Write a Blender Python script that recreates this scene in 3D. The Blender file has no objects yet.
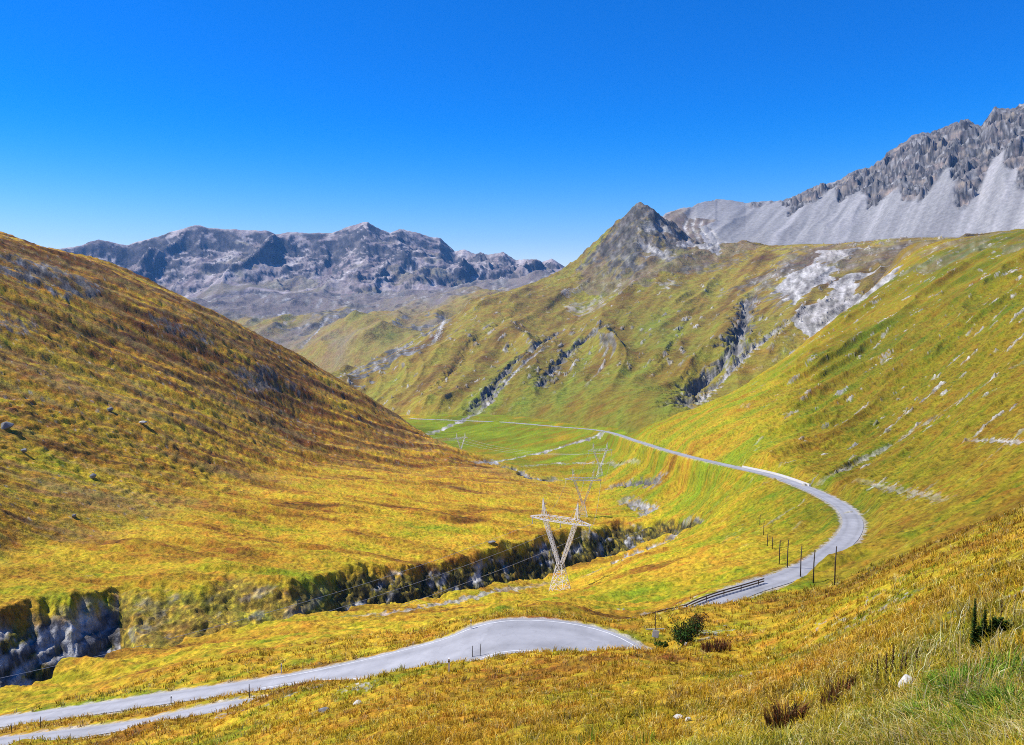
import bpy, bmesh, math, random, os
import numpy as np
from mathutils import Vector, Matrix
PI = math.pi
Q = float(os.environ.get('TQ', '1'))
rng = np.random.default_rng(7)
random.seed(11)
C = bpy.context.scene.collection

# ------------------------------------------------------------------ camera model
F = 804.0; CX = 512.0; CY = 372.5
PITCH = math.radians(4.45)
def ray(px, py):
    x = (np.asarray(px, float) - CX) / F; u = (CY - np.asarray(py, float)) / F
    fw = math.cos(PITCH) + u * math.sin(PITCH); up = -math.sin(PITCH) + u * math.cos(PITCH)
    h = np.hypot(x, fw)
    return np.arctan2(x, fw), up / h
def at_r(px, py, r):
    a, te = ray(px, py)
    return (float(a), r, float(te) * r)
def at_z(px, py, z):
    a, te = ray(px, py)
    return (float(a), float(z / te), z)
def P(px, py, r=None, z=None):
    return at_r(px, py, r) if z is None else at_z(px, py, z)
def H(px, r, z):                       # hidden ground point
    a, _ = ray(px, 310)
    return (float(a), r, z)

# ------------------------------------------------------------------ noise
from concurrent.futures import ThreadPoolExecutor
_PR = np.random.default_rng(99)
_PERM = _PR.permutation(4096).astype(np.int32)
_ang = _PR.random(4096) * 2 * PI
_GX = np.cos(_ang).astype(np.float32); _GY = np.sin(_ang).astype(np.float32)
def gnoise(x, y, seed=0):
    fx = np.floor(x); fy = np.floor(y)
    ix = fx.astype(np.int32) + seed * 61; iy = fy.astype(np.int32) + seed * 37
    dx = (x - fx).astype(np.float32); dy = (y - fy).astype(np.float32)
    sx = dx * dx * dx * (dx * (dx * 6 - 15) + 10); sy = dy * dy * dy * (dy * (dy * 6 - 15) + 10)
    p0 = _PERM[ix & 4095]; p1 = _PERM[(ix + 1) & 4095]; dx1 = dx - 1; dy1 = dy - 1
    h = _PERM[(p0 + iy) & 4095]; a = _GX[h] * dx + _GY[h] * dy
    h = _PERM[(p1 + iy) & 4095]; b = _GX[h] * dx1 + _GY[h] * dy
    h = _PERM[(p0 + iy + 1) & 4095]; c = _GX[h] * dx + _GY[h] * dy1
    h = _PERM[(p1 + iy + 1) & 4095]; d = _GX[h] * dx1 + _GY[h] * dy1
    a += (b - a) * sx; c += (d - c) * sx
    return (a + (c - a) * sy) * np.float32(1.5)
def _fbm(x, y, oct, seed, gain, lac):
    v = 0; amp = 1.0
    for i in range(oct):
        v = v + np.float32(amp) * gnoise(x, y, seed + i * 17); x = x * lac + 3.1; y = y * lac + 1.7; amp *= gain
    return v
def _ridged(x, y, oct, seed, gain, lac):
    v = 0; amp = 1.0; w = 1.0
    for i in range(oct):
        n = 1 - np.abs(gnoise(x, y, seed + i * 13)) * np.float32(2.0)
        n = n * np.abs(n); v = v + np.float32(amp) * n * w; w = np.clip(n * np.float32(1.4), 0, 1)
        x = x * lac + 5.3; y = y * lac + 2.9; amp *= gain
    return v
_TP = ThreadPoolExecutor(4)
def _par(fn, x, y, a, r):
    x = np.asarray(x, np.float64); y = np.asarray(y, np.float64)
    if x.ndim < 2 or x.size < 20000: return fn(x, y, *a)
    x, y = np.broadcast_arrays(x, y)
    out = np.zeros(x.shape, np.float32); j0, j1 = 0, x.shape[1]
    if r is not None and x.shape[1] == NR: j0 = max(0, int(np.searchsorted(RR, r[0])) - 1); j1 = min(NR, int(np.searchsorted(RR, r[1])) + 1)
    n = x.shape[0]; ch = [(n * k // 24, n * (k + 1) // 24) for k in range(24)]
    def go(c): out[c[0]:c[1], j0:j1] = fn(x[c[0]:c[1], j0:j1], y[c[0]:c[1], j0:j1], *a)
    list(_TP.map(go, ch)); return out
def fbm(x, y, oct=4, seed=0, gain=0.5, lac=2.03, r=None): return _par(_fbm, x, y, (oct, seed, gain, lac), r)
def ridged(x, y, oct=4, seed=0, gain=0.5, lac=2.05, r=None): return _par(_ridged, x, y, (oct, seed, gain, lac), r)
def rot(x, y, dx, dy):                 # (across, along) for a direction
    n = math.hypot(dx, dy); dx /= n; dy /= n
    return x * dy - y * dx, x * dx + y * dy
def ss(a, b, x):
    t = np.clip((x - a) / (b - a), 0, 1); return t * t * (3 - 2 * t)

# ------------------------------------------------------------------ polar grid
rk = np.array([1.6, 8, 60, 130, 350, 1200, 2600, 7500]); nk = np.array([0, 130, 330, 330, 520, 330, 340, 330])
nk = np.cumsum((nk * Q).astype(int))
RR = np.exp(np.interp(np.arange(nk[-1] + 1), nk, np.log(rk)))
NA = int(1330 * Q)
AZ = np.linspace(math.radians(-46), math.radians(46), NA)
NR = len(RR)
A2, R2 = np.meshgrid(AZ, RR, indexing='ij')
X = R2 * np.sin(A2); Y = R2 * np.cos(A2)
LR = np.log(RR)
def pxof(a): return CX + F * np.tan(a)     # approximate column, used only to tabulate control data

KA = 2.2
def tps(pts, lam=1e-4):
    p = np.array([(a * KA, math.log(r)) for a, r, z in pts]); v = np.array([z / r for a, r, z in pts])
    n = len(p)
    d2 = ((p[:, None] - p[None]) ** 2).sum(-1)
    K = 0.5 * d2 * np.log(d2 + 1e-12) + lam * np.eye(n)
    M = np.zeros((n + 3, n + 3)); M[:n, :n] = K; M[:n, n] = 1; M[:n, n + 1:] = p; M[n, :n] = 1; M[n + 1:, :n] = p.T
    s = np.linalg.solve(M, np.concatenate([v, [0, 0, 0]]))
    out = np.empty((NA, NR), np.float32)
    ga = (AZ * KA).astype(np.float32); gl = LR.astype(np.float32)
    # evaluate on a half-resolution lattice, then cubic-smooth interpolate
    st = 3
    ia = np.unique(np.append(np.arange(0, NA, st), NA - 1)); il = np.unique(np.append(np.arange(0, NR, st), NR - 1))
    acc = np.full((len(ia), len(il)), s[n], np.float32) + s[n + 1] * ga[ia][:, None] + s[n + 2] * gl[il][None]
    for i in range(n):
        q = (ga[ia][:, None] - p[i, 0]) ** 2 + (gl[il][None] - p[i, 1]) ** 2
        acc += np.float32(s[i] * 0.5) * q * np.log(q + 1e-12)
    t = np.empty((NA, len(il)), np.float32)
    def cub(xk, yk, x):                # Catmull-Rom along axis 0
        j = np.clip(np.searchsorted(xk, x, side='right') - 1, 0, len(xk) - 2)
        h = (xk[j + 1] - xk[j]); u = ((x - xk[j]) / h)[:, None].astype(np.float32)
        m = np.gradient(yk, xk, axis=0).astype(np.float32); h = h[:, None]
        u2 = u * u; u3 = u2 * u
        return (2*u3-3*u2+1) * yk[j] + (u3-2*u2+u) * h * m[j] + (-2*u3+3*u2) * yk[j+1] + (u3-u2) * h * m[j+1]
    t = cub(ga[ia], acc, ga)
    out = cub(gl[il], np.ascontiguousarray(t.T), gl).T
    return out * R2.astype(np.float32)

# ------------------------------------------------------------------ roads (world control points)
# upper strand of the hairpin, coming in from the left, and the strand that returns
HC = P(512, 669, z=-33.0)               # hairpin centre
def xy(p): return (p[1] * math.sin(p[0]), p[1] * math.cos(p[0]), p[2])
hcx, hcy, hcz = xy(HC)
strandA = [P(-170, 745, z=-58.0), P(-80, 733, z=-54.0), P(0, 722, z=-50.0), P(100, 708, z=-46.0), P(170, 697.5, z=-43.8), P(240, 687.5, z=-41.5), P(320, 674.5, z=-39.0), P(400, 662, z=-36.6), P(450, 651, z=-35)]
loop = []
for k in range(9):
    th = math.radians(97 - k * 24.5); R_ = 9.0
    loop.append((hcx + R_ * math.cos(th), hcy + R_ * math.sin(th), hcz - 0.6 + k * 0.25))
strandB = [P(400, 690, z=-32.2), P(300, 699, z=-33.2), P(232, 706, z=-34.8), P(160, 720, z=-36.5), P(100, 730, z=-39.0), P(0, 742, z=-42.5), P(-100, 755, z=-47)]
roadU = [P(640, 636, z=-43.6), P(668, 625, z=-42.2), P(695, 611, z=-40.9), P(712, 604, z=-40.8), P(747, 589, z=-41.6), P(785, 577, z=-42.4), P(812, 565, z=-43.0), P(832, 551, z=-43.7), P(847, 537.5, z=-44.5), P(853, 523, z=-45.6), P(844, 508, z=-47.4), P(822, 495, z=-49.8), P(800, 485.5, z=-52.4), P(770, 475, z=-56.0), P(735, 467, z=-60.0),
         P(680, 454, z=-71), P(640, 442, z=-84), P(600, 430.5, z=-100), P(550, 426, z=-113), P(500, 422, z=-122), P(460, 420.5, z=-128), P(420, 419, z=-134), P(380, 417, z=-141)]

def smooth_line(pts, step):
    p = np.array(pts, float); out = []
    for i in range(len(p) - 1):
        p0 = p[max(i - 1, 0)]; p1 = p[i]; p2 = p[i + 1]; p3 = p[min(i + 2, len(p) - 1)]
        L = np.linalg.norm(p2 - p1); n = max(2, int(L / step))
        a = max(np.linalg.norm(p1 - p0), 1e-6) ** .5; b = max(L, 1e-6) ** .5; c = max(np.linalg.norm(p3 - p2), 1e-6) ** .5
        m1 = (p2 - p1) if i == 0 else (p1 - p0) / a**2 * b * b * (b/(a+b)) + (p2 - p1) * (a/(a+b))
        m2 = (p2 - p1) if i == len(p) - 2 else (p2 - p1) * (c/(b+c)) + (p3 - p2) / c**2 * b * b * (b/(b+c))
        for k in range(n):
            t = k / n; t2 = t * t; t3 = t2 * t
            out.append((2*t3-3*t2+1)*p1 + (t3-2*t2+t)*m1 + (-2*t3+3*t2)*p2 + (t3-t2)*m2)
    out.append(p[-1]); return np.array(out)
lineA = smooth_line([xy(p) for p in strandA] + loop + [xy(p) for p in strandB], 1.0)
lineU = smooth_line([xy(p) for p in roadU], 1.5)
def width_along(line, stops):           # stops: (x pixel-free) list of (x, y, w) nearest blending
    return None

# ------------------------------------------------------------------ layers
V = [p for p in strandA] + [p for p in strandB] + roadU + [
 (math.atan2(x, y), math.hypot(x, y), z) for x, y, z in loop[::2]] + [
 P(0, 688, z=-58), P(-130, 700, z=-60), P(110, 657, z=-58), P(240, 627, z=-63), P(330, 611, z=-67), P(400, 604, z=-72), P(480, 592, z=-78), P(560, 590, z=-84), P(620, 557, z=-88), P(690, 530, z=-76),
 P(0, 612, z=-62), P(-130, 612, z=-62), P(105, 597, z=-64), P(240, 572, z=-68), P(330, 560, z=-73), P(400, 566, z=-77), P(470, 560, z=-82), P(540, 535, z=-87), P(620, 521, z=-92),
 P(300, 650, z=-46), P(180, 668, z=-49), P(450, 622, z=-54), P(560, 604, z=-50), P(650, 600, z=-53), P(640, 560, z=-72), P(700, 560, z=-59), P(760, 520, z=-59), P(700, 500, z=-76), P(640, 490, z=-93), P(680, 480, z=-80), P(660, 470, z=-86),
 P(0, 560, z=-65), P(100, 540, z=-68), P(200, 560, z=-69), P(300, 535, z=-76), P(400, 540, z=-80), P(400, 500, z=-84), P(500, 500, z=-93), P(480, 545, z=-84), P(600, 515, z=-96), P(300, 500, z=-76), P(0, 515, z=-64), P(150, 510, z=-68), P(-150, 540, z=-62), P(-150, 500, z=-60),
 P(560, 475, z=-111), P(550, 455, z=-116), P(500, 440, z=-124), P(450, 432, z=-131), P(600, 450, z=-106), P(490, 460, z=-120), P(620, 465, z=-100),
 H(0, 700, -110), H(-150, 600, -90), H(0, 1100, -135), H(200, 800, -125), H(200, 1200, -190), H(400, 1300, -185), H(520, 1500, -230), H(-150, 1100, -150), H(300, 2000, -400), H(500, 2200, -400), H(0, 2000, -400), 
 P(900, 560, r=105), P(960, 560, r=60), P(900, 500, r=195), P(900, 450, r=275), P(900, 400, r=360), P(900, 330, r=540), P(900, 285, r=760), P(900, 252, r=1200), P(960, 239, r=1020), P(940, 244, r=1080), P(915, 250, r=1120), P(900, 262, r=1000), H(960, 1300, 62), H(900, 1300, 66), 
 P(1024, 500, r=125), P(1024, 400, r=240), P(1024, 310, r=400), P(1024, 260, r=620), P(1024, 231, r=880), P(1150, 400, r=180), P(1150, 260, r=430), P(1150, 196, r=800),
 P(840, 470, r=285), P(760, 440, r=350), P(800, 400, r=430), P(800, 362, r=570), P(765, 374, r=640), P(710, 405, r=580), P(660, 423, r=600), P(830, 324, r=760), P(868, 293, r=900),
 H(690, 730, -105), H(760, 820, -85), H(800, 920, -70), H(870, 1150, 0), H(900, 1500, 40), H(1024, 1250, 60), H(1150, 1200, 90), H(640, 800, -125), H(800, 1600, -40), H(1024, 1800, 40),
 P(860, 620, r=62), P(800, 640, r=64), P(740, 640, r=74), P(700, 625, r=84), P(668, 630, r=86), P(690, 650, r=70), P(835, 585, r=112), P(780, 600, r=105), P(740, 606, r=98), P(712, 608.5, r=97), P(690, 610, r=96), P(665, 613.5, r=95), P(640, 618, r=94),
 H(900, 30, -12.5), H(700, 40, -19), H(500, 45, -23), H(300, 55, -28), H(100, 60, -30), H(-100, 60, -32), H(1100, 30, -10)]
FG = [P(1024, 745, r=5.0), P(900, 745, r=6.0), P(800, 745, r=7.5), P(700, 745, r=9.5), P(600, 745, r=13), P(500, 745, r=17), P(400, 745, r=23), P(300, 745, r=31), P(200, 745, r=48), P(100, 745, r=72), P(0, 752, r=82),
 P(1024, 690, r=7.5), P(907, 690, r=9.5), P(985, 645, r=11), P(800, 700, r=14), P(700, 700, r=22), P(600, 700, r=28), P(500, 700, r=36), P(400, 710, r=37), P(300, 715, r=46), P(200, 722, r=66),
 P(430, 673, r=55), P(500, 664, r=53), P(560, 658, r=52), P(620, 654, r=52), P(700, 651, r=54), P(760, 655, r=46), P(850, 650, r=30), P(350, 682, r=59), P(300, 690, r=64), P(250, 704, r=70), P(160, 725, r=77), P(100, 735, r=82),
 P(930, 610, r=22), P(1024, 600, r=15), P(900, 590, r=45), P(820, 615, r=58), P(1024, 560, r=25), P(960, 560, r=54), P(1150, 600, r=10), P(1150, 520, r=30), P(1150, 745, r=3.8),
 H(500, 2, -1.9), H(1024, 2, -1.2), H(900, 3.2, -1.9), H(0, 2, -2.4), H(0, 20, -15), H(-150, 2, -2.6), H(-150, 20, -17), H(-150, 60, -36), H(300, 8, -6.2), H(700, 4, -2.6), H(1150, 2, -1.0), H(300, 16, -11),
 H(430, 66, -33), H(500, 66, -35), H(600, 66, -35), H(700, 66, -30), H(350, 72, -36), H(300, 78, -40), H(200, 90, -45), H(100, 100, -50), H(0, 110, -58), H(-150, 110, -60),
 H(760, 66, -28), H(850, 85, -34), H(900, 110, -42), H(960, 100, -34), H(1024, 80, -24), H(1150, 70, -18), H(1024, 140, -46), H(600, 120, -70), H(300, 130, -80), H(800, 140, -60), H(600, 300, -180), H(0, 300, -180), H(1100, 300, -120), H(600, 2000, -1500), H(0, 2000, -1500), H(1100, 2000, -1300)]
Lh = [P(0, 237, r=560), P(50, 250, r=575), P(100, 262, r=590), P(150, 282, r=605), P(200, 304, r=620), P(250, 330, r=635), P(300, 357, r=645), P(350, 387, r=650), P(400, 417, r=640), P(440, 441, r=610), P(470, 456, r=580), P(500, 472, r=540), P(540, 490, r=480), P(-60, 222, r=545), P(-150, 190, r=520),
 P(0, 300, r=440), P(0, 360, r=375), P(0, 420, r=325), P(0, 470, r=290), P(0, 505, r=262), P(100, 330, r=465), P(100, 400, r=375), P(100, 460, r=320), P(100, 505, r=283), P(200, 370, r=480), P(200, 430, r=390), P(200, 480, r=335), P(200, 510, r=305), P(300, 420, r=500), P(300, 465, r=410), P(300, 500, r=355), P(400, 455, r=520), P(400, 485, r=430), P(460, 485, r=470), P(-150, 300, r=390), P(-150, 420, r=290), P(-150, 500, r=225),
 H(0, 230, -68), H(-150, 200, -64), H(200, 270, -78), H(400, 370, -92), H(500, 400, -102), H(600, 420, -115), H(560, 560, -130), H(520, 640, -140), H(0, 760, 20), H(-150, 760, 60), H(100, 820, -30), H(200, 850, -90), H(300, 850, -140), H(400, 820, -170), H(460, 760, -190), H(0, 1400, -200), H(200, 1400, -300), H(400, 1400, -300), H(700, 700, -240), H(700, 1400, -400), H(900, 500, -250), H(0, 120, -75), H(400, 200, -100), H(800, 200, -140)]
M = [P(665, 424, r=620), P(600, 424, r=720), P(550, 419.5, r=850), P(500, 415, r=960), P(440, 414, r=1080), P(400, 410, r=1180), P(378, 399, r=1350),
 P(357, 384, r=1550), P(385, 366, r=1700), P(420, 341, r=1850), P(450, 322, r=2000), P(480, 304, r=2150), P(520, 287, r=2350), P(560, 271, r=2500), P(575, 262, r=2540), P(588, 249, r=2540), P(604, 235, r=2520), P(620.5, 222, r=2500), P(631, 211, r=2480), P(640, 204.5, r=2470), P(648, 210, r=2470), P(659, 219, r=2470), P(670, 226, r=2450), P(682, 235, r=2420), P(700, 243, r=2400), P(725, 246, r=2350), P(760, 246, r=2250), P(800, 244, r=2150), P(860, 243, r=2000), P(920, 237, r=1900), P(980, 236, r=1850), P(1024, 230, r=1800), P(1150, 205, r=1600),
 P(430, 385, r=1300), P(500, 352, r=1550), P(550, 322, r=1850), P(600, 292, r=2080), P(600, 350, r=1330), P(600, 390, r=930), P(550, 385, r=1080), P(650, 390, r=880), P(650, 340, r=1300), P(650, 290, r=1780), P(650, 250, r=2200), P(600, 262, r=2350), P(700, 262, r=2080),
 P(720, 290, r=1700), P(720, 340, r=1230), P(710, 385, r=960), P(760, 340, r=1080), P(800, 310, r=1230), P(800, 270, r=1650), P(800, 255, r=1900), P(870, 268, r=1420), P(870, 250, r=1750), P(940, 244, r=1700),
 H(640, 2900, 150), H(560, 3000, 0), H(480, 2700, -60), H(420, 2400, -100), H(357, 2100, -150), H(700, 2900, 90), H(800, 2800, 50), H(900, 2500, 60), H(1024, 2300, 90), H(1150, 2200, 100),
 H(200, 1400, -260), H(200, 2500, -400), H(0, 1500, -500), H(500, 600, -190), H(350, 900, -220), H(700, 450, -150), H(900, 700, -150), H(1100, 700, -150), H(900, 1100, -40), H(1024, 1100, -10), H(1024, 300, -200), H(600, 300, -200), H(640, 5000, -400), H(0, 5000, -900), H(1100, 5000, -400)]
G = [P(200, 302, r=4300), P(250, 296, r=4400), P(300, 298, r=4400), P(360, 297, r=4300), P(410, 296, r=4200), P(450, 290, r=4100), P(500, 286, r=4000), P(560, 280, r=4000), P(100, 290, r=4300), P(0, 290, r=4300),
 P(260, 322, r=3400), P(300, 345, r=2900), P(345, 385, r=2300), P(330, 330, r=2900), P(380, 315, r=3050), P(420, 306, r=3300), P(440, 318, r=2750), P(400, 345, r=2350), P(420, 335, r=2400), P(380, 372, r=2100), P(460, 305, r=3000), P(350, 360, r=2350),
 H(345, 1700, -220), H(450, 1700, -200), H(200, 2300, -260), H(0, 2500, -260), H(600, 2500, -200), H(600, 4000, 0), H(200, 5200, 0), H(400, 5200, 0), H(0, 5200, 0), H(600, 5200, 0), H(1100, 4000, -300), H(1100, 2000, -500), H(300, 800, -500), H(0, 800, -500), H(400, 7500, -400), H(1000, 7500, -400)]
zV = tps(V); zFG = tps(FG); zL = tps(Lh); zM = tps(M, 1e-5); zG = tps(G)

def crest_layer(crest, foot, rc, rf, power, behind=1.1):
    """mountain wall: foot line to crest line with a concave (scree) to steep (cliff) profile, dropping away behind"""
    cp = np.array(crest, float); fp = np.array(foot, float)
    ca, ct = ray(cp[:, 0], cp[:, 1]); fa, ft = ray(fp[:, 0], fp[:, 1])
    tc = np.interp(AZ, ca, ct); tf = np.interp(AZ, fa, ft)
    rcz = np.interp(AZ, ray(np.array([q[0] for q in rc]), 310)[0], [q[1] for q in rc]); rfz = np.interp(AZ, ray(np.array([q[0] for q in rf]), 310)[0], [q[1] for q in rf])
    zc = tc * rcz; zf = tf * rfz
    u = (R2 - rfz[:, None]) / (rcz - rfz)[:, None]
    z = zf[:, None] + (zc - zf)[:, None] * np.where(u > 0, np.clip(u, 0, 1) ** power, u * 0.35)
    z = np.where(u > 1, zc[:, None] - (u - 1) * (rcz - rfz)[:, None] * behind, z)
    z = z - np.maximum(0, rfz[:, None] - R2 - 150) * .9
    return z.astype(np.float32), u
# crestF
crestF = [(-200, 262), (-50, 255), (59, 248), (80, 247), (90, 241), (99, 239), (118, 243), (127, 244), (148, 238), (165, 233), (177, 229.5), (195, 223.6), (212, 226.6), (236, 228.6), (266, 230.4), (276, 234), (291, 231.4), (300, 232), (311, 232.5), (332, 231.4), (344, 227), (356, 224), (368, 222.5), (380, 229), (390, 232.5), (400, 229), (421, 233.5), (431, 236), (440, 237), (455, 251), (463, 249.5), (475, 255), (487, 254.7), (503, 251), (516, 260), (533, 258.8), (540, 262), (552, 257.4), (564, 265), (571, 267), (620, 275), (800, 290)]
footF = [(-200, 305), (100, 300), (195, 298), (224, 288), (250, 285), (300, 294), (352, 299), (414, 299), (455, 290), (510, 288), (540, 282), (600, 285), (800, 300)]
zF, uF = crest_layer(crestF, footF, [(-200, 6200), (195, 6000), (368, 5800), (450, 6100), (560, 5600), (800, 5600)], [(-200, 4900), (195, 4900), (250, 4900), (368, 4300), (450, 4500), (560, 4300), (800, 4500)], 1.15, 0.6)
crestS = [(500, 300), (640, 240), (655, 226), (665.6, 214), (678.5, 210.6), (691, 212), (697, 206), (704, 202.5), (715.6, 198.7), (730, 201), (746, 205), (765.5, 201), (786, 199.5), (800, 194), (815, 186.6), (828, 186), (840.5, 183), (853, 174), (873, 167), (889, 156), (908, 143), (918, 137), (927, 135), (940, 128), (953, 122), (972.5, 124), (982, 126), (992, 114), (1005, 110), (1024, 104), (1100, 82), (1300, 50)]
footS = [(500, 310), (640, 262), (690, 247), (760, 245), (857, 241), (921, 236), (979, 236), (1024, 228), (1300, 190)]
zS, uS = crest_layer(crestS, footS, [(500, 3100), (690, 2950), (715, 3100), (860, 2950), (1024, 2680), (1300, 2350)], [(500, 2480), (690, 2450), (715, 2450), (860, 2330), (1024, 2050), (1300, 1750)], 1.12, 0.8)

zS = (zS - np.maximum(0, 655 - pxof(A2)) * 9).astype(np.float32)
# ---- large relief on each layer
def add_relief():
    global zV, zL, zM, zG, zF, zS, zFG
    # middle ridge: folds and gullies run down the fall line
    a_ = (A2 - .00011 * (R2 - 1300)) * 1300; l_ = R2 * 1.0
    wM = ss(700, 1100, R2) * (1 - ss(3000, 3600, R2))
    fold = ridged(a_ / 80 + .3 * fbm(X / 260, Y / 260, 2, 22, r=(650,3700)), l_ / 1300, 2, 23, .5, r=(650,3700)) * 5 - 3 - 9 + 1.5 * ridged(a_ / 190 + 0.25 * fbm(X / 500, Y / 500, 2, 5, r=(650,3700)), l_ / 1100, 3, 21, .55, r=(650,3700)) * 13 + fbm(a_ / 60, l_ / 330, 4, 31, r=(650,3700)) * 5
    peak = np.exp(-((X - 410) / 330) ** 2 - ((Y - 2430) / 420) ** 2)
    rough = fbm(X / 60, Y / 60, 5, 41, .6, r=(650,3700)) * 9 + ridged(X / 110, Y / 110, 4, 43, r=(650,3700)) * 9
    crestfade = (1 - 0.7 * ss(2250, 2500, R2)) * (1 - .85 * ss(1450, 1850, R2) * ss(730, 800, pxof(A2)))
    zM = zM + wM * (fold * (0.5 + 0.5 * ss(800, 1500, R2)) * crestfade + rough * np.clip(peak * 1.1, 0.06, 1))
    # far foothills
    zG = zG + ss(1800, 2600, R2) * (fbm(X / 420, Y / 420, 5, 51, .55, r=(1700,5500)) * 30 + ridged(X / 260, Y / 400, 4, 55, r=(1700,5500)) * 14)
    # far mountains
    a_, l_ = rot(X, Y, 0.05, 1)
    w_ = ss(-0.05, 0.25, uF); c_ = np.clip(uF, 0, 1)
    n1 = ridged(a_ / 620 + 0.3 * fbm(X / 900, Y / 900, 2, 61, r=(4000,7500)), l_ / 1500, 4, 62, .5, r=(4000,7500))
    n2 = fbm(X / 210, Y / 210, 6, 65, .6, r=(4000,7500))
    zF = zF + w_ * (n1 - 0.7) * (85 * (1 - ss(.8, 1.0, uF)) + 8) + w_ * n2 * (24 * (1 - ss(.8, 1, uF)) + 6)
    # right scree mountain: smooth scree fans below, broken rock above
    a_ = A2 * 2800 - .22 * (R2 - 2400); l_ = R2 * 1.0
    px = pxof(A2)
    rockline = np.interp(px, [640, 700, 760, 800, 830, 860, 900, 940, 1024, 1200], [1.2, 1.1, .93, .82, .7, .55, .42, .45, .4, .35]) + 0.30 * fbm(a_ / 110, l_ / 500, 3, 71, r=(1700,4600))
    wr = ss(-.03, .06, uS - rockline) * (uS < 1.6)
    scr = ridged(a_ / 170 + .15 * fbm(X / 200, Y / 200, 2, 74, r=(1700,4600)), l_ / 2500, 2, 73, r=(1700,4600)) * 12 + fbm(a_ / 40, l_ / 900, 2, 75, r=(1700,4600)) * 1.2
    rk_ = ridged((A2 * 2800 - .65 * (R2 - 2400)) / 80 + .3 * fbm(X / 90, Y / 90, 2, 76, r=(1700,4600)), l_ / 80, 6, 77, .6, r=(1700,4600)) * 17 + fbm(X / 42, Y / 42, 5, 79, .65, r=(1700,4600)) * 15
    zS = zS + ss(0, .15, uS) * scr + wr * (rk_ - 10) * (1 - .72 * ss(.88, 1, uS))
    return wr
wr = add_relief()
rockS = wr

# ---- near relief
_rk = ss(12, 60, R2)
aR, lR = rot(X, Y, .8, .6); aL, lL = rot(X, Y, .83, .55)
rightside = ss(690, 850, pxof(A2)) * ss(110, 240, R2) * (1 - ss(1100, 1500, R2))
zV = zV + rightside * ((1 - .75 * ss(500, 1000, R2)) * ridged(aR / 34 + .3 * fbm(X / 60, Y / 60, 2, 3, r=(100,1600)), lR / 240, 4, 81, .5, r=(100,1600)) * 4.2 * ss(120, 400, R2) + fbm(aR / 14, lR / 60, 3, 85, r=(100,1600)) * .9)
zL = zL + ss(200, 330, R2) * (fbm(aL / 42, lL / 160, 4, 91, .55, r=(190,1500)) * 4.2 * ss(250, 450, R2) + ridged(aL / 16 + .5 * fbm(X / 40, Y / 40, 2, 97, r=(190,1500)), lL / 70, 3, 95, r=(190,1500)) * .35 + fbm(X / 9, Y / 9, 3, 98, .6, r=(190,1500)) * .7)
zV = zV + (1 - rightside) * ss(90, 150, R2) * (1 - ss(1000, 1300, R2)) * (fbm(X / 45, Y / 22, 4, 101, .5, r=(80,1400)) * 1.7 + np.abs(fbm(X / 34 + Y / 60, Y / 13, 3, 103, .5, r=(80,1400))) * 1.5)

# ------------------------------------------------------------------ gorge cut in the meadow
nrim = np.array([(-200, 705), (-80, 698), (0, 684), (50, 672), (110, 655), (180, 642), (240, 630), (290, 618), (330, 612), (400, 604), (440, 598), (480, 590), (520, 580), (560, 573), (600, 558), (620, 552), (660, 537), (690, 528), (720, 520)], float)
frim = np.array([(-200, 600), (-80, 608), (0, 612), (50, 598), (70, 596), (105, 590), (150, 586), (200, 584), (240, 573), (285, 580), (318, 576), (345, 566), (400, 566), (440, 563), (470, 556), (500, 546), (540, 535), (580, 528), (620, 520), (660, 516), (690, 516), (720, 514)], float)
def smax(a, b, k):
    m = np.maximum(a, b); d = np.abs(a - b) / k
    return m + k * np.log1p(np.exp(-np.clip(d, 0, 30)))* (d < 30)
def slices(xmin, xmax, ymin, ymax):
    """grid window that covers a world rectangle"""
    cs = [(xmin, ymin), (xmin, ymax), (xmax, ymin), (xmax, ymax)]
    if ymin <= 0.5: return slice(0, NA), slice(0, min(NR, int(np.searchsorted(RR, max(math.hypot(*c) for c in cs))) + 2))
    aa = [math.atan2(c[0], c[1]) for c in cs]
    r1 = max(math.hypot(*c) for c in cs); nx = min(max(0, xmin), xmax) if xmin <= 0 <= xmax else (xmin if xmin > 0 else xmax)
    r0 = math.hypot(nx, ymin)
    i0 = max(0, int(np.searchsorted(AZ, min(aa))) - 2); i1 = min(NA, int(np.searchsorted(AZ, max(aa))) + 2)
    j0 = max(0, int(np.searchsorted(RR, r0)) - 2); j1 = min(NR, int(np.searchsorted(RR, r1)) + 2)
    return slice(i0, i1), slice(j0, j1)
def dist_field(line, maxd):
    """distance to a world polyline, its parameter and height at the nearest point"""
    line = np.asarray(line, float)
    D = np.full((NA, NR), 1e6, np.float32); T = np.zeros((NA, NR), np.float32)
    for s in range(0, len(line) - 1, 6):
        seg = line[s:s + 7]
        si, sj = slices(seg[:, 0].min() - maxd, seg[:, 0].max() + maxd, seg[:, 1].min() - maxd, seg[:, 1].max() + maxd)
        x = X[si, sj]; y = Y[si, sj]; d0 = D[si, sj]; t0 = T[si, sj]
        if x.size == 0: continue
        for k in range(len(seg) - 1):
            ax, ay = seg[k, :2]; bx, by = seg[k + 1, :2]; L2 = (bx - ax) ** 2 + (by - ay) ** 2 + 1e-9
            t = np.clip(((x - ax) * (bx - ax) + (y - ay) * (by - ay)) / L2, 0, 1)
            d = np.hypot(x - ax - t * (bx - ax), y - ay - t * (by - ay))
            m = d < d0
            d0[m] = d[m]; t0[m] = (s + k + t)[m]
    return D, T
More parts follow.
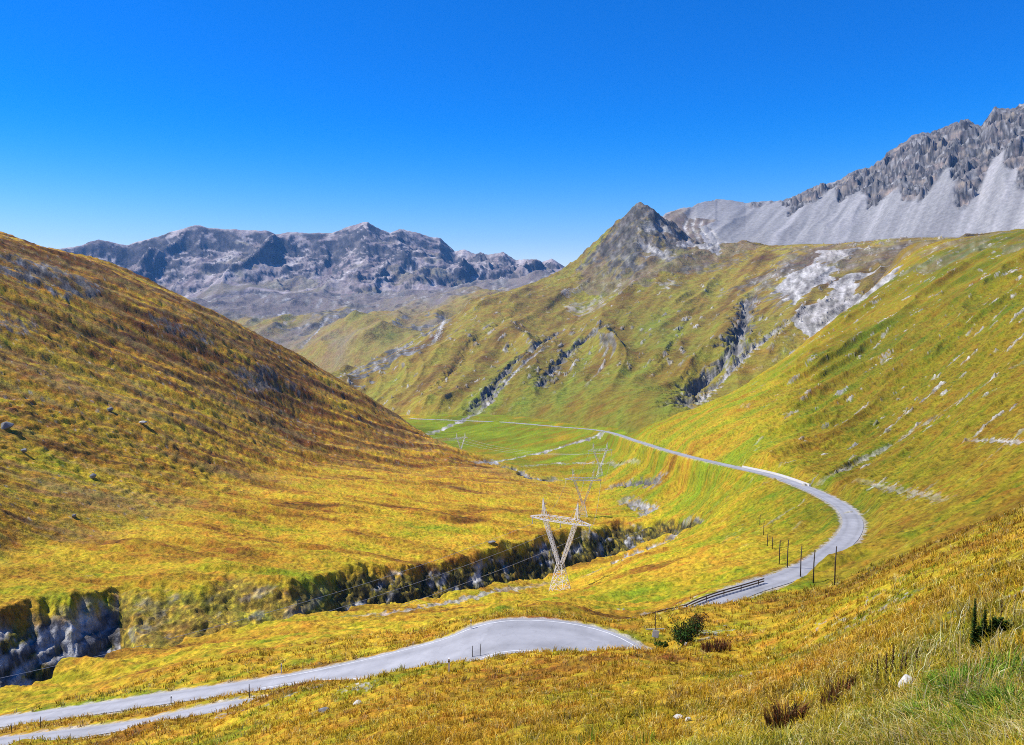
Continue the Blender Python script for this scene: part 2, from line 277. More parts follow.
def sample(Z, x, y):
    a = np.arctan2(x, y); r = np.hypot(x, y)
    i = np.clip((a - AZ[0]) / (AZ[1] - AZ[0]), 0, NA - 1.001); i0 = i.astype(int); fi = i - i0
    j0 = np.clip(np.searchsorted(RR, r) - 1, 0, NR - 2); fj = np.clip((r - RR[j0]) / (RR[j0 + 1] - RR[j0]), 0, 1)
    return (Z[i0, j0] * (1 - fi) + Z[i0 + 1, j0] * fi) * (1 - fj) + (Z[i0, j0 + 1] * (1 - fi) + Z[i0 + 1, j0 + 1] * fi) * fj
def hit(Z, px, py, rmin=2, rmax=7400):
    """first point of surface Z seen along a line of sight from the viewpoint"""
    a, te = ray(px, py); a = float(a); te = float(te)
    i = min(max((a - AZ[0]) / (AZ[1] - AZ[0]), 0), NA - 1.001); i0 = int(i); f = i - i0
    z = Z[i0] * (1 - f) + Z[i0 + 1] * f
    dlt = z / RR - te; ok = np.where((dlt >= 0) & (RR > rmin) & (RR < rmax))[0]
    if len(ok) == 0:
        w = np.where((RR > rmin) & (RR < rmax))[0]; j = w[np.argmax(dlt[w])]; r = RR[j]
        return np.array([r * math.sin(a), r * math.cos(a), z[j]])
    j = ok[0]
    if j == 0: r = RR[0]
    else:
        t = -dlt[j - 1] / (dlt[j] - dlt[j - 1]) if dlt[j] != dlt[j - 1] else 0
        r = RR[j - 1] + min(max(t, 0), 1) * (RR[j] - RR[j - 1])
    zz = float(np.interp(r, RR, z))
    return np.array([r * math.sin(a), r * math.cos(a), zz])

kk = (0.006 * R2).astype(np.float32)
zN = smax(zV, zL, kk * 1.2)                  # meadow, hillside and the hill on the left
zBase = zN.copy()
# gorge
def rim(tab):
    a = []; r = []
    for px, py in tab:
        p = hit(zBase, px, py, 60, 1500); a.append(math.atan2(p[0], p[1])); r.append(math.hypot(p[0], p[1]))
    return np.array(a), np.array(r)
na, nr_ = rim(nrim); fa, fr_ = rim(frim)
print('rims', [int(v) for v in nr_], [int(v) for v in fr_])
wob = fbm(AZ * 60, AZ * 0, 3, 201) * 3.0; wob2 = fbm(AZ * 25, AZ * 0 + 9, 3, 205) * 3.5
rn = (np.interp(AZ, na, nr_) + wob * .5)[:, None]; rf_ = (np.interp(AZ, fa, fr_) + wob2)[:, None]
u = (R2 - rn) / np.maximum(rf_ - rn, 2)
gpx = pxof(AZ)
Dg = np.interp(gpx, [-300, 0, 60, 95, 125, 230, 300, 340, 480, 580, 640, 690, 720], [24, 26, 27, 24, 9, 6, 10, 14, 14, 14, 10, 5, 0])[:, None]
uw = u + 0.06 * fbm(X / 16, Y / 16, 3, 207, r=(90,460)) + .012 * fbm(X / 2.2, Y / 2.2, 2, 208, r=(90,460))
prof = ss(0.0, 0.14, uw) * (1 - np.clip((uw - .22) / .78, 0, 1) ** 1.5)
inside = ss(-.02, .0, u) * (1 - ss(1.0, 1.04, u))
rocky = ridged(X / 15, Y / 15, 4, 211, r=(90,460)) * 1.8 + fbm(X / 2.5, Y / 2.5, 3, 215, r=(90,460)) * 1.0
cut = prof * Dg
zN = zN - cut + (prof > 0.01) * ss(0, .25, prof) * inside * (.45 + .85 * ((pxof(A2) < 112) | (pxof(A2) > 330))) * np.minimum(rocky - 1.6, 0) * ss(0, 8, Dg)
_zt = zN / 2.6 + .8 * fbm(X / 12, Y / 12, 3, 221, r=(90,460)); _st = (np.floor(_zt) + ss(.25, .75, _zt - np.floor(_zt))) * 2.6 - .8 * 2.6 * fbm(X / 12, Y / 12, 3, 221, r=(90,460))
zN = zN + (_st - zN) * (.25 + .5 * (pxof(A2) < 112)) * ss(.1, .4, prof) * inside * ss(0, 8, Dg)
gorge = (prof * ss(0, 6, Dg) * inside).astype(np.float32)

# roads pressed into the ground
def half_w(line, table):
    p = line[:, :2]; w = np.zeros(len(p)); W = np.zeros(len(p))
    for x, y, hw in table:
        k = 1 / (np.hypot(p[:, 0] - x, p[:, 1] - y) + 3) ** 3
        w += k * hw; W += k
    return w / W
nA = len(lineA); tA = np.linspace(0, 1, nA)
ks = [len(strandA) - 1, len(strandA) + 8]
sA = np.interp(np.arange(nA), [0, 1], [0, 1])
hwA = np.full(nA, 2.3)
dC = np.hypot(lineA[:, 0] - hcx, lineA[:, 1] - hcy)
hwA = np.where(np.arange(nA) < np.argmin(np.hypot(lineA[:, 0] - loop[4][0], lineA[:, 1] - loop[4][1])), 1.75 + 2.7 * (1 - ss(11, 27, dC)), 1.15 + 2.4 * (1 - ss(2, 14, np.hypot(lineA[:, 0] - loop[4][0], lineA[:, 1] - loop[4][1]))))
hwU = np.interp(np.arange(len(lineU)), [0, len(lineU)], [2.05, 2.2])
dA, tA_ = dist_field(lineA, 14); dU, tU_ = dist_field(lineU, 14)
zR_A = np.interp(tA_, np.arange(nA), lineA[:, 2]); zR_U = np.interp(tU_, np.arange(len(lineU)), lineU[:, 2])
hA = np.interp(tA_, np.arange(nA), hwA); hU = np.interp(tU_, np.arange(len(lineU)), hwU)
zNear = smax(zFG, zN, np.minimum(kk, .5))
# knoll between the two roads that hides the upper road's lower end
# folds of the ground near the camera
zNear = zNear + (1 - gorge) * (ss(4, 14, R2) * fbm(X / 9, Y / 9, 3, 301, .5, r=(2,1100)) * .35 * (1 - ss(140, 260, R2)) + ss(30, 90, R2) * (1 - ss(500, 900, R2)) * fbm(X / 3.2, Y / 3.2, 2, 305, r=(2,1100)) * .22)
wLm = ss(-1, 1, (zL - zV) / (kk * 5))
micro = fbm(X / .9, Y / .9, 3, 311, .6, r=(2,125)) * .09 * ss(3, 7, R2) * (1 - ss(60, 120, R2)) + np.abs(fbm(X / 2.6, Y / 2.6, 3, 315, .6, r=(2,1100))) * .30 * ss(60, 140, R2) * (1 - ss(600, 1000, R2)) + fbm(aL / 1.8, lL / 9, 3, 318, .6, r=(190,900)) * .26 * wLm + fbm(aR / 2.2, lR / 14, 3, 319, .6, r=(100,1000)) * .40 * rightside * ss(110, 200, R2)
ter = fbm(X / 25, Y / 25, 3, 331, r=(190,900)); _q = zNear / 2.2 + 1.3 * ter; ter2 = (np.abs(_q - np.floor(_q) - .5) * 2 - .5) * .32 * wLm * ss(220, 320, R2)
zNear = zNear + micro * (1 - gorge) + ter2
for hx, hy, rad, hh in [(hit(zNear, 683, 612)[0], None, 6, 1.2)]:
    pass
for dd, zz, hh, bl in ((dA, zR_A, hA, 3.2), (dU, zR_U, hU, 4.0)):
    w_ = 1 - ss(0, 1, (dd - hh - .5) / bl)
    w_ = np.where(dd < hh + .5, 1, w_) * (dd < 13.9)
    w_ = np.clip(w_, 0, 1)
    zNear = zNear * (1 - w_) + (zz - 0.07) * w_
road_near = np.minimum(dA - hA, dU - hU)

# ---- far layers
far = np.maximum(np.maximum(zM, zG), np.maximum(zF, zS))
Z = np.maximum(zNear, far)
ids = np.argmax(np.stack([zNear, zM, zG, zF, zS]), 0).astype(np.int8)
wL = ss(-1, 1, (zL - zV) / (kk * 5)) * (ids == 0)
isFG = (zFG > zN)

# ------------------------------------------------------------------ strokes and patches in the ground
zM0 = Z.copy()
def wline(pts, lo=2, hi=7400, step=None):
    q = []
    for i in range(len(pts) - 1):
        n = 5
        for k in range(n): q.append((pts[i][0] + (pts[i + 1][0] - pts[i][0]) * k / n, pts[i][1] + (pts[i + 1][1] - pts[i][1]) * k / n))
    q.append(pts[-1])
    return np.array([hit(zM0, a, b, lo, hi) for a, b in q])
rockm = np.zeros((NA, NR), np.float32)       # dark rock / bare ravine
palem = np.zeros((NA, NR), np.float32)       # pale scree, gravel, white rock
def ravine(pts, wid, depth, lo=2, hi=7400, rock=1.0, pale=0.0, layer=None, offs=0.0):
    global Z
    ln = wline(pts, lo, hi)
    keep = [0]                                  # drop jumps over hidden ground
    for i in range(1, len(ln)):
        if np.hypot(*(ln[i] - ln[keep[-1]])[:2]) < 0.35 * np.hypot(*ln[i][:2]): keep.append(i)
    ln = ln[keep]
    if len(ln) < 2: return
    d, t = dist_field(ln, wid * 3)
    taper = np.sin(np.clip(t / (len(ln) - 1), 0.03, .97) * PI) ** .5
    rr0 = np.hypot(ln[:, 0], ln[:, 1]); dd = d + wid * (.95 * fbm(X / (wid * 1.5), Y / (wid * 1.5), 4, int(wid * 7) % 90, .62, r=(rr0.min() * .9, rr0.max() * 1.1)) + .12)
    g = (1 - ss(0, wid * 1.5, dd)) * taper
    if layer is not None: g = g * (ids == layer)
    Z = (Z - g * depth).astype(np.float32)
    if rock: rockm[:] = np.maximum(rockm, np.clip(rock * (1 - ss(wid * .75, wid * 1.15, dd)) * taper * 1.6, 0, 1))
    if pale: palem[:] = np.maximum(palem, np.clip(pale * (1 - ss(wid * .75, wid * 1.05, dd)) * taper * 1.6, 0, 1))
def patch(poly, val=1.0, target=None, layer=None, warp=None, lo=2, hi=7400, breakup=.0):
    q = np.array([hit(zM0, a, b, lo, hi) for a, b in poly])[:, :2]
    cx, cy = q.mean(0); size = np.hypot(*(q.max(0) - q.min(0)))
    wz = (warp or .12) * size
    si, sj = slices(q[:, 0].min() - wz, q[:, 0].max() + wz, q[:, 1].min() - wz, q[:, 1].max() + wz)
    x = X[si, sj]; y = Y[si, sj]
    if x.size == 0: return
    s = size * .22
    xw = x + wz * fbm(x / s, y / s, 4, 401, .6); yw = y + wz * fbm(x / s + 9, y / s + 4, 4, 403, .6)
    ins = np.zeros(x.shape, bool); n = len(q)
    for i in range(n):
        x1, y1 = q[i]; x2, y2 = q[(i + 1) % n]
        c = ((y1 > yw) != (y2 > yw)) & (xw < (x2 - x1) * (yw - y1) / (y2 - y1 + 1e-9) + x1)
        ins ^= c
    m = ins.astype(np.float32) * val
    if breakup: m = m * ss(-breakup, .1, fbm(x / (s * .35), y / (s * .35), 4, 405, .6) + .2 - breakup * .5)
    if layer is not None: m = m * (ids[si, sj] == layer)
    tgt = palem if target is None else target
    tgt[si, sj] = np.maximum(tgt[si, sj], m)
# middle ridge ravines
ravine([(606, 324), (595, 331), (568, 350), (544, 378), (538, 386)], 10, 13, 700, 3000, layer=1)
ravine([(560, 332), (544, 340), (510, 364), (489, 391), (474, 409)], 12, 15, 700, 3000, layer=1)
ravine([(548, 345), (520, 366), (497, 392), (478, 412)], 4, 3, 700, 3000, rock=0, pale=.8, layer=1)
ravine([(752, 290), (746, 305), (740, 335), (720, 364), (698, 386), (680, 407)], 16, 20, 700, 3000, layer=1)
ravine([(800, 315), (772, 333), (746, 352), (715, 386), (697, 402)], 6, 6, 560, 3000, rock=0, pale=.9)
ravine([(700, 300), (672, 345), (650, 372)], 6, 4, 700, 3000, rock=.0, layer=1)
ravine([(475, 352), (450, 372), (420, 396)], 8, 5, 700, 3000, rock=.0, layer=1)
ravine([(520, 310), (475, 340), (440, 385)], 9, 5, 700, 3000, rock=.0, layer=1)
patch([(762, 258), (800, 250), (790, 280), (782, 305), (765, 320), (750, 300)], .6, rockm, warp=.08, lo=700, breakup=.5)
patch([(776, 284), (806, 266), (840, 268), (814, 287), (792, 306)], lo=700, warp=.05)
patch([(782, 330), (806, 307), (850, 274), (871, 272), (860, 302), (826, 324), (800, 336)], .95, lo=600, warp=.05)
patch([(815, 251), (858, 249), (836, 263), (818, 259)], .8, lo=700, warp=.05)
patch([(688, 242), (720, 238), (728, 250), (704, 257), (694, 249)], 1.0, lo=1200)
patch([(641, 220), (668, 228), (662, 233), (642, 231)], .55, lo=1200)
ravine([(636, 238), (650, 250), (674, 257)], 14, 2, 1200, 3000, rock=0, pale=.6, layer=1)
ravine([(656, 222), (676, 236), (690, 246)], 12, 2, 1200, 3000, rock=0, pale=.5, layer=1)
patch([(588, 262), (604, 236), (640, 203), (664, 219), (690, 243), (684, 258), (640, 264), (604, 270)], .85, rockm, lo=1400, breakup=.15)
patch([(606, 240), (640, 204), (662, 222), (640, 226), (622, 246)], .9, rockm, lo=1400, breakup=.05)
brownm = np.zeros((NA, NR), np.float32)
patch([(652, 228), (667, 213), (692, 209), (705, 220), (697, 248), (660, 245)], .9, brownm, lo=1400, warp=.06)
patch([(570, 270), (640, 204), (700, 240), (760, 246), (700, 268), (640, 285), (585, 292)], .55, brownm, lo=1400, warp=.06, layer=1)
patch([(770, 246), (940, 240), (930, 262), (860, 275), (780, 262)], .5, brownm, lo=900, warp=.06)
for k_ in range(7): ravine([(690 + k_ * 3, 212 + k_ * 2), (684 + k_ * 4, 226), (690 + k_ * 5, 243)], 6, 4, 2300, 4000, rock=0, pale=.6, layer=4) if k_ % 2 == 0 else None
patch([(560, 290), (582, 283), (584, 290), (562, 296)], .6, lo=1200, breakup=.3)
patch([(566, 305), (610, 292), (612, 300), (570, 314)], .5, lo=1200, breakup=.4)
patch([(670, 268), (745, 252), (748, 262), (690, 275)], .5, rockm, lo=1200, breakup=.5)
patch([(660, 284), (676, 276), (678, 286), (664, 292)], .6, lo=1200, breakup=.4)
# foothills
patch([(345, 384), (346, 366), (372, 354), (420, 342), (432, 352), (395, 366), (362, 384)], .95, rockm, lo=1500, breakup=.25)
patch([(424, 312), (436, 310), (438, 330), (428, 334)], .9, rockm, lo=1500)
ravine([(446, 314), (438, 334), (432, 345)], 7, 6, 1500, 5000, rock=0, pale=.7, layer=2)
ravine([(328, 315), (318, 330), (300, 348)], 7, 6, 1500, 5000, rock=0, pale=.7, layer=2)
patch([(300, 318), (375, 304), (380, 312), (310, 328), (285, 330)], .8, rockm, lo=1500, breakup=.4)
# far pale stream beds on the valley floor
ravine([(608, 431), (590, 438), (560, 447), (520, 457), (495, 462), (475, 462)], 3.0, 1.0, 400, 1500, rock=0, pale=1)
ravine([(478, 412), (455, 424), (430, 434)], 5, 1.0, 500, 1600, rock=0, pale=.9)
ravine([(640, 462), (560, 463), (520, 466)], 1.4, .3, 400, 1200, rock=0, pale=.45)
ravine([(500, 465), (520, 470), (530, 478), (560, 480)], 4, 3, 300, 1000, rock=.8, pale=.3)
ravine([(612, 486), (628, 483), (645, 481), (660, 481)], 3, 3, 250, 700, rock=1)
ravine([(622, 500), (640, 504), (652, 510), (640, 516)], 3, 2, 250, 700, rock=.8, pale=.5)
ravine([(690, 520), (670, 540), (640, 552), (618, 560), (590, 574)], 2.2, 1.5, 120, 500, rock=0, pale=.75)
ravine([(560, 582), (500, 590), (460, 600), (400, 612), (350, 616)], 1.6, .2, 100, 400, rock=0, pale=.5)
# paths and tracks on the hillside
ravine([(858, 480), (900, 490), (945, 500)], 1.3, .4, 100, 700, rock=0, pale=.32)
ravine([(815, 484), (850, 466), (900, 440), (960, 400), (1024, 360)], 1.1, .5, 100, 900, rock=0, pale=.3)
ravine([(968, 440), (1000, 440), (1040, 442)], .7, .3, 50, 500, rock=0, pale=.5)
patch([(845, 250), (930, 238), (1024, 230), (1024, 240), (960, 262), (900, 268), (850, 262)], .35, rockm, lo=700, breakup=.5)
# rock bands on the left hill
patch([(0, 258), (40, 262), (90, 280), (96, 294), (60, 292), (0, 276)], .9, rockm, lo=200, breakup=.35)
patch([(150, 312), (200, 330), (210, 344), (160, 330)], .7, rockm, lo=200, breakup=.5)
patch([(225, 362), (290, 378), (300, 390), (240, 384)], .7, rockm, lo=200, breakup=.5)
patch([(0, 315), (35, 320), (34, 334), (0, 332)], .7, rockm, lo=200, breakup=.5)
for pg in ([(838, 612), (872, 609), (874, 617), (846, 620)], [(893, 607), (925, 607), (960, 611), (962, 619), (930, 617), (900, 626), (893, 620)], [(998, 590), (1030, 588), (1030, 600), (1000, 598)], [(702, 632), (716, 628), (722, 636), (704, 640)], [(655, 606), (668, 612), (664, 616), (650, 610)], [(255, 696), (285, 694), (300, 699), (262, 703)], [(345, 686), (370, 682), (372, 687), (350, 691)]):
    patch(pg, .8, lo=10, hi=200, warp=.3, breakup=.75)
print('relief done')

# ------------------------------------------------------------------ base colours of the ground
# greenness of the turf: 0 russet, .5 straw gold, 1 green  (px, py) -> world
GC = [(0, 260, .12), (100, 300, .12), (200, 340, .12), (300, 390, .1), (400, 440, .12), (470, 475, .2), (0, 350, .32), (60, 420, .45), (150, 420, .38), (100, 470, .45), (250, 460, .32), (0, 470, .45),
      (0, 500, .35), (100, 520, .38), (300, 520, .38), (450, 520, .36), (200, 550, .42), (400, 545, .4), (50, 590, .6), (150, 580, .55), (300, 590, .6), (560, 500, .38), (550, 490, .4),
      (540, 440, .95), (500, 430, .98), (450, 430, 1.0), (600, 445, .85), (600, 465, .8), (650, 480, .78), (560, 455, .85), (700, 500, .75), (760, 510, .72), (800, 520, .72), (650, 540, .45), (600, 570, .42), (640, 590, .6), (720, 560, .55), (560, 600, .5),
      (400, 625, .35), (300, 640, .42), (200, 660, .38), (50, 700, .45), (680, 570, .4), (620, 600, .5), (750, 560, .6),
      (420, 395, .45), (500, 380, .65), (560, 390, .75), (620, 400, .75), (680, 360, .68), (600, 340, .6), (560, 320, .5), (640, 300, .6), (700, 290, .5), (760, 280, .4), (600, 270, .6), (500, 320, .45), (430, 350, .45), (660, 330, .7), (720, 330, .6),
      (830, 250, .25), (900, 255, .3), (860, 265, .35), (900, 300, .6), (960, 270, .65), (1000, 300, .6), (860, 340, .7), (900, 380, .6), (800, 400, .62), (750, 410, .65), (700, 430, .65), (900, 450, .55), (1000, 400, .55), (1000, 480, .5), (900, 520, .45), (800, 460, .6), (940, 560, .35), (880, 570, .3),
      (850, 600, .42), (760, 620, .45), (850, 640, .48), (1000, 600, .45), (700, 640, .5), (600, 680, .34), (500, 700, .33), (400, 700, .36), (300, 720, .36), (150, 740, .36), (700, 700, .34), (800, 700, .36), (950, 700, .62), (1000, 650, .55), (860, 740, .5), (600, 740, .4)]
acc = np.zeros((NA, NR), np.float32); wac = np.full((NA, NR), 1e-6, np.float32)
for px, py, g in GC:
    p = hit(zM0, px, py); a = math.atan2(p[0], p[1]); l = math.log(math.hypot(p[0], p[1]))
    k = 1 / (((A2 - a) * 2.0) ** 2 + ((np.log(R2) - l) * .7) ** 2 + .0012) ** 1.6
    acc += (k * g).astype(np.float32); wac += k.astype(np.float32)
green = acc / wac
sR = fbm(aR / 9, lR / 110, 4, 501, .6, r=(2,1100)); sL = fbm(aL / 9, lL / 60, 5, 503, .62, r=(2,1100)); sV = fbm(X / 60, Y / 18, 4, 505, .6, r=(2,1100))
aM = (A2 - .00011 * (R2 - 1300)) * 1300; lM = R2 * 1.0; sM = fbm(aM / 45, lM / 320, 4, 507, .6, r=(550,3200))
spk = ss(.28, .6, fbm(X / 1.1, Y / 1.1, 3, 509, .75, r=(60,700))) * ss(70, 130, R2) * (1 - ss(450, 700, R2)); spkM = ss(.25, .55, fbm(aM / 9, lM / 26, 3, 508, .7, r=(600,3000))) * (ids == 1)
fineN = fbm(X / 2.2, Y / 2.2, 3, 511, .7, r=(2,1100)) * (1 - ss(300, 700, R2)); nearN = fbm(X / .7, Y / .7, 3, 513, .7, r=(2,95)) * (1 - ss(40, 90, R2))
rw = rightside
st = np.where(ids == 0, wL * sL * 1.15 + (1 - wL) * (rw * sR + (1 - rw) * sV * 1.3), sM)
patchy = fbm(X / 24, Y / 24, 4, 515, .6, r=(2,1100)) * (R2 < 1500) * .8 + fbm(X / 160, Y / 160, 4, 517, .6, r=(550,3200)) * (R2 > 600)
fgm = (1 - ss(95, 180, R2)); g_ = np.clip(green - .04 * wL + fgm * (.07 + .22 * fbm(X / 5, Y / 5, 4, 519, .6, r=(2,200))) + .02 * rw + .26 * st + .13 * patchy + .12 * fineN + .13 * nearN, 0, 1.1)
def ramp(g, stops):
    xs = [s[0] for s in stops]; return np.stack([np.interp(g, xs, [s[1][c] for s in stops]) for c in range(3)], -1).astype(np.float32)
turf = ramp(g_, [(0, (.200, .085, .018)), (.15, (.38, .185, .022)), (.33, (.520, .300, .024)), (.5, (.470, .310, .024)), (.68, (.300, .240, .012)), (.85, (.170, .190, .010)), (1.05, (.145, .185, .008))])
# the hill on the left carries heather-brown dwarf shrubs between the grass
shrub = ss(.0, .35, fbm(aL / 6, lL / 45, 5, 521, .66, r=(2,1100)) + .18 * fbm(X / 1.8, Y / 1.8, 2, 523, r=(2,1100))) * wL
turf = turf * (1 - .42 * shrub[..., None]) + np.array([.115, .085, .045], np.float32) * (.42 * shrub[..., None])
tone = 1 + .22 * fbm(X / 1.3, Y / 1.3, 3, 525, .7, r=(2,1100)) * (1 - ss(150, 400, R2)) + .26 * st
turf = turf * (1 - .42 * spk - .0 * wL)[..., None]
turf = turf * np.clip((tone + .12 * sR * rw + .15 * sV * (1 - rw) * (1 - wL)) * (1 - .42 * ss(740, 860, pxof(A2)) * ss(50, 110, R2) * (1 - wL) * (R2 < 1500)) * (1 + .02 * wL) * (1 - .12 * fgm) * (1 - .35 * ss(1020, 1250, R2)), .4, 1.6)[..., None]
beige = ss(.15, .6, fbm(aL / 10, lL / 80, 4, 526, .6, r=(190,1100))) * wL * .55
turf = turf * (1 - beige[..., None]) + np.array([.34, .225, .085], np.float32) * beige[..., None]
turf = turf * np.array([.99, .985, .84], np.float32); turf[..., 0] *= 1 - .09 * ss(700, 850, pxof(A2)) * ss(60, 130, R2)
# scattered pale stones and outcrops on the hillside
fl = fbm(aR / 5, lR / 26, 4, 531, .62, r=(2,1100)); flk = ss(.74, .86, fl + .2 * fbm(X / 90, Y / 90, 2, 533)) * rw * ss(150, 250, R2)
flM = (1 - np.exp(-((X - 410) / 420) ** 2 - ((Y - 2430) / 500) ** 2)) * ss(.72, .88, fbm(aM / 14, lM / 50, 4, 535, .65, r=(550,3200)) + .25 * fbm(X / 300, Y / 300, 2, 537, r=(550,3200))) * (ids == 1) * ss(900, 1200, R2)
palem = np.maximum(palem, .85 * flk); palem = np.maximum(palem, .7 * flM)
flL = ss(.80, .95, fbm(X / 2.6, Y / 2.6, 3, 541, .6, r=(2,1100)) + .25 * fbm(X / 50, Y / 50, 2, 543)) * wL
palem = np.maximum(palem, .5 * flL)
del fl
Z = (Z + (flk * .9 + flM * 4) * (.5 + fbm(X / 3, Y / 3, 3, 549, .6, r=(100,3000)))).astype(np.float32)
# slope drives bare rock
dzr = np.gradient(Z, axis=1) / np.gradient(RR)[None]; dza = np.gradient(Z, axis=0) / (AZ[1] - AZ[0]) / R2
slope = np.sqrt(dzr ** 2 + dza ** 2)
dark = ss(1.05, 1.5, slope + .2 * fbm(X / 30, Y / 30, 3, 551, r=(550,3200))) * (ids == 1)
rockm = np.maximum(rockm, dark * .8)
n_r = fbm(A2 * 90 + X / (R2 * .05), Z / (R2 * .010) + Y / (R2 * .03), 4, 561, .65)
LAT = A2 * R2
rock_c = ramp(n_r * .5 + .5, [(0, (.045, .045, .045)), (.45, (.12, .115, .105)), (.7, (.20, .19, .175)), (1, (.34, .33, .31))])
pale_c = ramp(n_r * .5 + .5, [(0, (.12, .11, .10)), (.5, (.30, .285, .26)), (1, (.54, .52, .49))])
col = turf
def lay(col, c, m): return col * (1 - m[..., None]) + c * m[..., None]
mid = (ids == 1)[..., None] * .7
col = col * (1 - mid) + (ramp(g_, [(0, (.17, .11, .045)), (.5, (.215, .165, .030)), (1, (.125, .135, .015))]) * (np.clip(1 + .6 * sM + .25 * patchy, .5, 1.6) * (1 - .35 * spkM))[..., None]) * mid
conem = np.exp(-((X - 410) / 420) ** 2 - ((Y - 2430) / 500) ** 2)[..., None] * (ids == 1)[..., None]; rock_c = rock_c * (1 - .5 * conem)
brn = ramp(n_r * .5 + .5, [(0, (.085, .065, .045)), (.5, (.15, .115, .08)), (1, (.24, .20, .15))])
col = lay(col, brn, brownm * (ids == 1))
col = lay(col, rock_c, rockm); col = lay(col, pale_c, palem)
# gorge: bank vegetation with the wall's shade painted into its dark tones, plus bare rock
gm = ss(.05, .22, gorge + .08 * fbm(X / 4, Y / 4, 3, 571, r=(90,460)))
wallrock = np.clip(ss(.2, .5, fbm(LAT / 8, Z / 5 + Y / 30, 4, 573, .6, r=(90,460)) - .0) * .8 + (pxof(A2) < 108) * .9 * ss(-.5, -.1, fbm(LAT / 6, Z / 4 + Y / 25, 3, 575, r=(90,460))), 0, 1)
shaded_veg = ramp(fbm(LAT / 1.7, Z / 1.1 + Y / 9, 4, 577, .75, r=(90,460)) * .55 + .5, [(0, (.02, .020, .008)), (.45, (.06, .052, .018)), (.75, (.17, .135, .02)), (1, (.38, .27, .03))])
bank = (ss(100, 125, pxof(A2)) * (1 - ss(315, 340, pxof(A2))))[..., None]; shaded_veg = shaded_veg * (1 + .8 * bank)
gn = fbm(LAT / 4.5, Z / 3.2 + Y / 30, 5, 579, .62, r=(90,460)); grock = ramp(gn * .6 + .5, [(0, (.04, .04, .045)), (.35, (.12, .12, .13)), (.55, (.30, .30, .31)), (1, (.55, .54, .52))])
wallrock = wallrock * (1 - .6 * bank[..., 0]); col = lay(col, shaded_veg * (1 - wallrock[..., None]) + grock * wallrock[..., None], gm * (1 - .35 * bank[..., 0] * (1 - wallrock)))
# gravel verges beside the asphalt
vg = (1 - ss(.25, .9, road_near + .5 * fbm(X / 1.5, Y / 1.5, 3, 581, r=(2,1100))))
col = lay(col, np.array([.42, .39, .34], np.float32) * np.ones_like(col), vg * .8)
# foothill G, far F, scree S
mG = ids == 2; mF = ids == 3; mS = ids == 4
gg = np.clip(.35 + .35 * fbm(X / 300, Y / 500, 4, 591, .6, r=(1600,7500)) - .9 * ss(3300, 4000, R2) + .15 * ss(3200, 2300, R2), 0, 1)
cG = ramp(gg, [(0, (.19, .16, .14)), (.25, (.22, .175, .10)), (.5, (.27, .20, .05)), (1, (.17, .18, .03))])
cG = lay(lay(cG, rock_c, np.maximum(rockm, .8 * ss(.15, .6, fbm(X / 120, Y / 260, 5, 593, .6, r=(1600,7500))) * ss(3000, 3600, R2))), pale_c, np.maximum(palem, .6 * ss(.5, .7, fbm(X / 60, Y / 160, 4, 595, .6, r=(1600,7500))) * ss(2900, 3400, R2)))
col = np.where(mG[..., None], cG, col)
aF, lF = rot(X, Y, .05, 1)
cliff = ss(.72, .95, slope + .20 * ss(.4, .7, uF) - .25 * (1 - ss(.2, .45, uF)) + .35 * fbm(X / 160, Y / 160, 4, 601, .6, r=(1600,7500)))
sF = fbm(aF / 90, lF / 700, 5, 603, .62, r=(1600,7500))
scF = ramp(sF * .5 + .5, [(0, (.16, .125, .12)), (.5, (.29, .245, .23)), (1, (.48, .43, .40))])
clF = ramp(fbm(LAT / 90, Z / 55 + Y / 500, 5, 605, .62, r=(1600,7500)) * .5 + .5, [(0, (.03, .03, .034)), (.5, (.075, .072, .075)), (1, (.16, .14, .13))])
cF = lay(scF, clF, cliff); veg = ss(.1, .5, fbm(X / 400, Y / 300, 4, 607, .6, r=(1600,7500)) + .35 - .9 * np.clip(uF, 0, 1) ) * (1 - cliff) * .6
cF = lay(cF, np.array([.14, .12, .05], np.float32) * np.ones_like(cF), veg)
col = np.where(mF[..., None], cF, col)
aS = A2 * 2800 - .22 * (R2 - 2400); lS = R2
scS = ramp(fbm(aS / 34, lS / 1400, 4, 611, .6, r=(1600,7500)) * .5 + .5, [(0, (.185, .18, .18)), (.5, (.24, .235, .23)), (1, (.31, .30, .295))])
rkn = fbm(LAT / 26, Z / 24 + Y / 260, 5, 613, .65, r=(1600,7500))
rkS = ramp(rkn * .5 + .5, [(0, (.02, .02, .023)), (.45, (.048, .047, .048)), (.62, (.12, .112, .11)), (1, (.27, .22, .175))])
cS = lay(scS, rkS, np.clip(rockS * ss(-.7, -.15, rkn) * (.6 + .6 * ss(.6, 1.0, slope + .3 * rkn)), 0, 1))
cS = lay(cS, brn, brownm); cS = lay(cS, pale_c, palem * (pxof(A2) < 760))
col = np.where(mS[..., None], cS, col)
col = np.clip(col, .004, .9).astype(np.float32)

# names of the grounds
region = np.zeros((NA, NR), np.int8)                       # 0 meadow
pxg = pxof(A2)
region[(ids == 0) & (wL > .5)] = 1                         # hill
region[(ids == 0) & (rw > .5) & (wL <= .5)] = 2            # hillside
region[(ids == 0) & (R2 > 420) & (wL <= .5) & (rw <= .5)] = 3
region[(ids == 0) & isFG & (R2 < 150)] = 4
region[(ids == 0) & (gorge > .12)] = 5
region[ids == 1] = 6; region[mG] = 7; region[mF] = 8; region[mS] = 9
NAMES = ['meadow', 'grassy_hill', 'hillside', 'valley_floor', 'foreground_slope', 'gorge', 'mountain_ridge', 'foothills', 'distant_mountains', 'scree_mountain']

